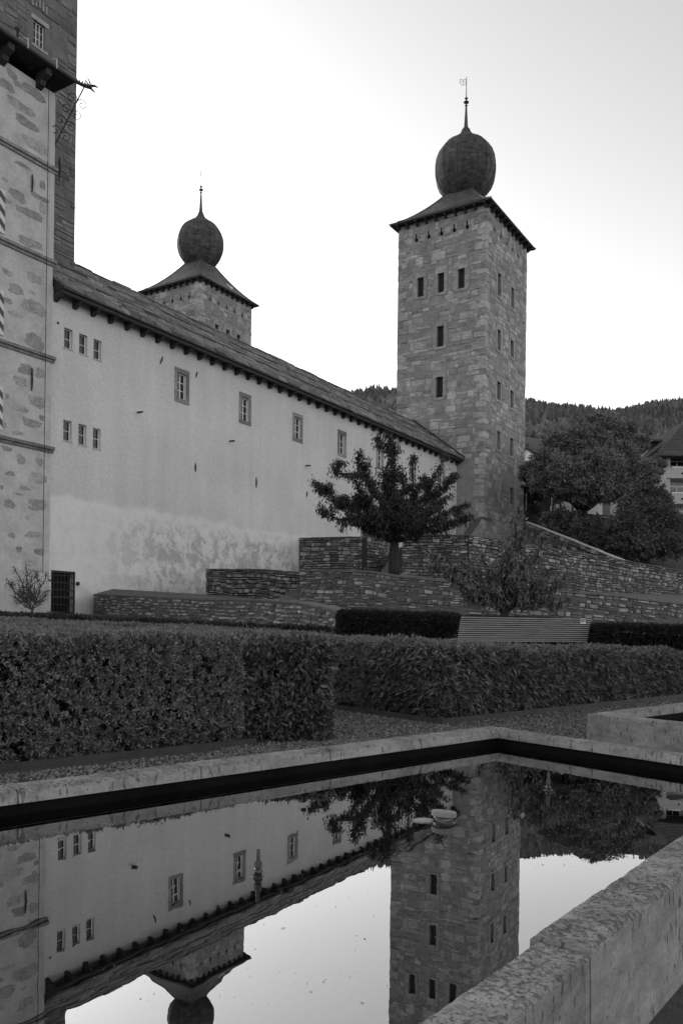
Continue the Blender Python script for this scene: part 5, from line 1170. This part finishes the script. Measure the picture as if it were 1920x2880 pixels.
# young tree behind the bench
dS = 26.0
tipsS = [(1196, 1548, -0.6, .5), (1215, 1592, 0.5, .4), (1458, 1425, 0, .5), (1478, 1475, 0.4, .4), (1440, 1500, -0.4, .4), (1540, 1515, 0.6, .4), (1612, 1628, -0.2, .5), (1575, 1600, 0.9, .4), (1600, 1690, -0.8, .35), (1290, 1580, 0.9, .4), (1320, 1640, -0.9, .4), (1350, 1560, -0.5, .4), (1490, 1560, -0.6, .4), (1420, 1580, 0.8, .4), (1530, 1620, -0.9, .4), (1560, 1680, 0.5, .35), (1300, 1680, 0.2, .35), (1380, 1640, -1.1, .35), (1460, 1640, 1.0, .35)]
traced_tree('young_tree', 'small spreading fruit tree with pale leaves behind the bench', at(1420, 1738, dS), at(1416, 1712, dS),
            [(at(x, y, dS + dd), rr) for x, y, dd, rr in tipsS], 0.14, 42, (0.18, 0.065), 'pale_leaf', 'bark', 0.10, 0.32, 7, -0.06, 0.10)
# bare shrub by the gate
dB = 46.0
tipsB = [(18, 1625, 0, .5), (40, 1600, 0.3, .4), (72, 1595, 0, .5), (78, 1640, -0.4, .4), (105, 1605, 0.2, .4), (130, 1615, -0.2, .5), (138, 1660, 0.1, .4), (55, 1650, 0.4, .4), (90, 1620, -0.4, .4), (122, 1690, -0.2, .3), (40, 1680, 0.2, .3)]
traced_tree('twiggy_shrub', 'thin twiggy shrub with sparse leaves left of the barred gate', at(92, 1722, dB), at(91, 1712, dB),
            [(at(x, y, dB + dd), rr) for x, y, dd, rr in tipsB], 0.07, 43, (0.10, 0.04), 'pale_leaf', 'bark2', 0.09, 0.6, 7, 0.04, 0.13, leafdroop=0.0)

def crown_tree(name, label, base, trunk_top, lobes, r0, seed, n, leaf, mat, bark, cat='tree', group=None, stems=None, droop=0.4):
    """trunk, limbs into each lobe, leaves massed in the shells of many clumps"""
    rg = np.random.default_rng(seed); base = np.array(base); root = thing(name, label, cat, tuple(base), 0, group); tt = np.array(trunk_top)
    tr = MB(); tr.tube(branch_curve(base - [0, 0, 0.5], tt, 0, 6, rg, 0.01) - base, np.linspace(r0 * 1.3, r0 * 0.8, 7), 9); tr.build('trunk', M[bark], root, True)
    vol = np.array([l[1][0] * l[1][1] * l[1][2] for l in lobes]) ** 0.67; vol = vol / vol.sum(); Ps, Ts, Ds = [], [], []
    for (c, r_), f in zip(lobes, vol):
        c = np.array(c); r_ = np.array(r_); b = MB(); b.tube(branch_curve(tt - [0, 0, 0.3], c, -0.04, 6, rg, 0.03) - base, np.linspace(r0 * 0.55, 0.05, 7), 6); b.build('limb', M[bark], root, True)
        nc = max(12, int(n * f / 70)); d = unit(rg.normal(size=(nc, 3))); rad = rg.uniform(0.3, 1.22, (nc, 1)) ** 0.7
        cc = c + d * r_ * rad; k = 70; p = cc[:, None, :] + rg.normal(size=(nc, k, 3)) * (r_.mean() * 0.16) * rg.uniform(0.6, 1.4, (nc, 1, 1)) * np.array([1, 1, 0.7])
        t = np.repeat(0.5 + rg.normal(size=nc) * 0.16, k); Ps.append(p.reshape(-1, 3)); Ts.append(t); Ds.append(np.repeat(d, k, 0))
    P = np.concatenate(Ps); T = np.concatenate(Ts); D = np.concatenate(Ds) * 0.6 + rg.normal(size=P.shape) * 0.7 + np.array([0, 0, -droop]); m = len(P); l, w = leaf
    leaves('foliage', P - base, D, l * rg.uniform(0.6, 1.3, m), w * rg.uniform(0.6, 1.2, m), M[mat], root, rg, T + rg.normal(size=m) * 0.2)
    return root
def lobes_px(L, d0): 
    out = []
    for (x, y, rx, ry, dd) in L:
        d = d0 + dd; k = d / F_PX; out.append((at(x, y, d), (rx * k, rx * k * 0.8, ry * k)))
    return out
crown_tree('broad_tree', 'huge spreading dark tree on the bank to the right of the tower', at(1640, 1500, 100), at(1637, 1430, 100),
    lobes_px([(1600, 1262, 62, 45, 2), (1545, 1310, 48, 40, -2), (1655, 1245, 55, 40, 0), (1528, 1352, 38, 26, -3), (1490, 1330, 28, 22, -1), (1600, 1335, 55, 42, -5), (1675, 1315, 62, 48, -4), (1735, 1290, 52, 42, 3), (1770, 1330, 45, 35, 2), (1700, 1205, 45, 30, 8), (1745, 1215, 40, 28, 9), (1790, 1250, 30, 24, 8), (1665, 1185, 30, 20, 8), (1810, 1330, 36, 28, -2), (1720, 1370, 52, 32, -5), (1640, 1385, 50, 24, -4), (1580, 1385, 40, 20, -3), (1840, 1310, 26, 20, 0)], 100), 0.75, 51, 150000, (0.4, 0.15), 'tree_far', 'bark')
crown_tree('round_tree', 'dense round headed tree on the slope above the right wall', at(1818, 1600, 84), at(1816, 1545, 84),
    lobes_px([(1815, 1470, 75, 62, 0), (1765, 1490, 50, 45, -2), (1865, 1490, 50, 45, -1), (1820, 1385, 36, 38, 1), (1838, 1425, 42, 38, 2), (1785, 1425, 38, 36, 1), (1775, 1530, 55, 35, -3), (1860, 1535, 55, 35, -2), (1905, 1500, 45, 50, 1), (1720, 1520, 35, 35, 2)], 84), 0.3, 52, 90000, (0.34, 0.14), 'tree_far2', 'bark2')
for i, (label, x, y, L) in enumerate([('dark rounded shrub nearest the tower on the bank', 1580, 1545, [(1575, 1470, 42, 40, 0), (1600, 1500, 45, 40, 1), (1560, 1505, 35, 35, -1)]),
                                     ('dark shrub between the rounded shrub and the round tree', 1665, 1575, [(1660, 1500, 45, 45, 0), (1690, 1530, 40, 40, 1), (1650, 1540, 40, 30, -1)]),
                                     ('low dark shrub beside the round tree trunk', 1735, 1590, [(1725, 1555, 40, 35, 0), (1755, 1570, 35, 28, 1)])]):
    d = 96 - i * 5; crown_tree('garden_shrub', label, at(x, y + 15, d), at(x, y - 30, d), lobes_px(L, d), 0.12, 60 + i, 14000, (0.36, 0.18), 'tree_far2', 'bark', 'shrub', 'shrubs on the bank')
crown_tree('climbing_ivy', 'dark mass of ivy hanging over the wall beside the right tower', at(1490, 1470, 116), at(1490, 1440, 116), lobes_px([(1490, 1410, 22, 40, 0), (1505, 1390, 20, 22, 0), (1482, 1450, 18, 30, 0)], 115.5), 0.1, 70, 6000, (0.4, 0.25), 'tree_far2', 'bark', 'ivy')

# ================================================================== WOODED HILL
def hill_z(X, Y):
    r = np.clip((Y - 380) / 1150, 0, 1)
    crest = 402 + 10 * np.sin(X / 95.0 + 0.6) + 6 * np.sin(X / 41.0) + 0.035 * (380 - X) * 0.5
    return 18 + (crest - 18) * (r ** 0.85) + 9 * np.sin(X / 60 + Y / 130) * np.sin(Y / 90.0) * r * (1 - r) * 4 - 240 * np.clip((Y - 1530) / 900, 0, 1)
def build_hill():
    xs = np.linspace(-1500, 1900, 120); ys = np.linspace(380, 2400, 70); X, Y = np.meshgrid(xs, ys); Z = hill_z(X, Y); nx, ny = len(xs), len(ys)
    i = np.arange((ny - 1) * nx).reshape(ny - 1, nx)[:, :-1].ravel(); o = np_mesh('hill', np.stack([X, Y, Z], -1).reshape(-1, 3), np.stack([i, i + 1, i + 1 + nx, i + nx], 1), M['hillsoil'], None, None, True, False); struct(o)
    rg = np.random.default_rng(77); n = 30000
    Y = 760 + 800 * rg.random(n) ** 0.7; k = rg.random(n); X = np.where(k < 0.86, rg.uniform(0.195, 0.46, n) * Y, rg.uniform(-0.02, 0.10, n) * Y)
    Z = hill_z(X, Y) - 1; hgt = rg.gamma(6.0, 1.7, n).clip(4, 19) * (1 + 0.35 * np.sin(X / 37.0) * np.sin(Y / 53.0)); con = rg.random(n) < 0.62 + 0.3 * np.sin(X / 71.0 + Y / 97.0); wd = np.where(con, hgt * rg.uniform(0.16, 0.26, n), hgt * rg.uniform(0.3, 0.42, n)); hgt = np.where(con, hgt, hgt * 0.75)
    m = 6; lev = np.array([0.05, 0.3, 0.62, 1.0]); rc = np.array([0.8, 1.0, 0.55, 0.03]); rb = np.array([0.6, 1.0, 0.95, 0.15]); rr = np.where(con[:, None], rc[None], rb[None])
    an = (np.arange(m) / m * 6.283)[None, None, :] + rg.random((n, 1, 1)) * 6; jit = rg.uniform(0.65, 1.35, (n, 4, m)); r_ = rr[:, :, None] * wd[:, None, None] * jit
    V = np.stack([X[:, None, None] + r_ * np.cos(an), Y[:, None, None] + r_ * np.sin(an), Z[:, None, None] + (lev[None, :, None] * hgt[:, None, None]) + rg.uniform(-0.6, 0.6, (n, 4, m))], -1).reshape(-1, 3)
    f = []
    for l in range(3):
        for q in range(m): f.append((l * m + q, l * m + (q + 1) % m, (l + 1) * m + (q + 1) % m, (l + 1) * m + q))
    Fq = (np.array(f)[None] + (np.arange(n) * 4 * m)[:, None, None]).reshape(-1, 4)
    o = np_mesh('forest', V, Fq, M['conifer'], None, np.repeat(np.clip(rg.normal(0.45, 0.22, n) + np.where(con, -0.1, 0.25), 0, 1), 4 * m)); o['label'] = 'conifer forest covering the far hillside'; o['category'] = 'forest'
build_hill()
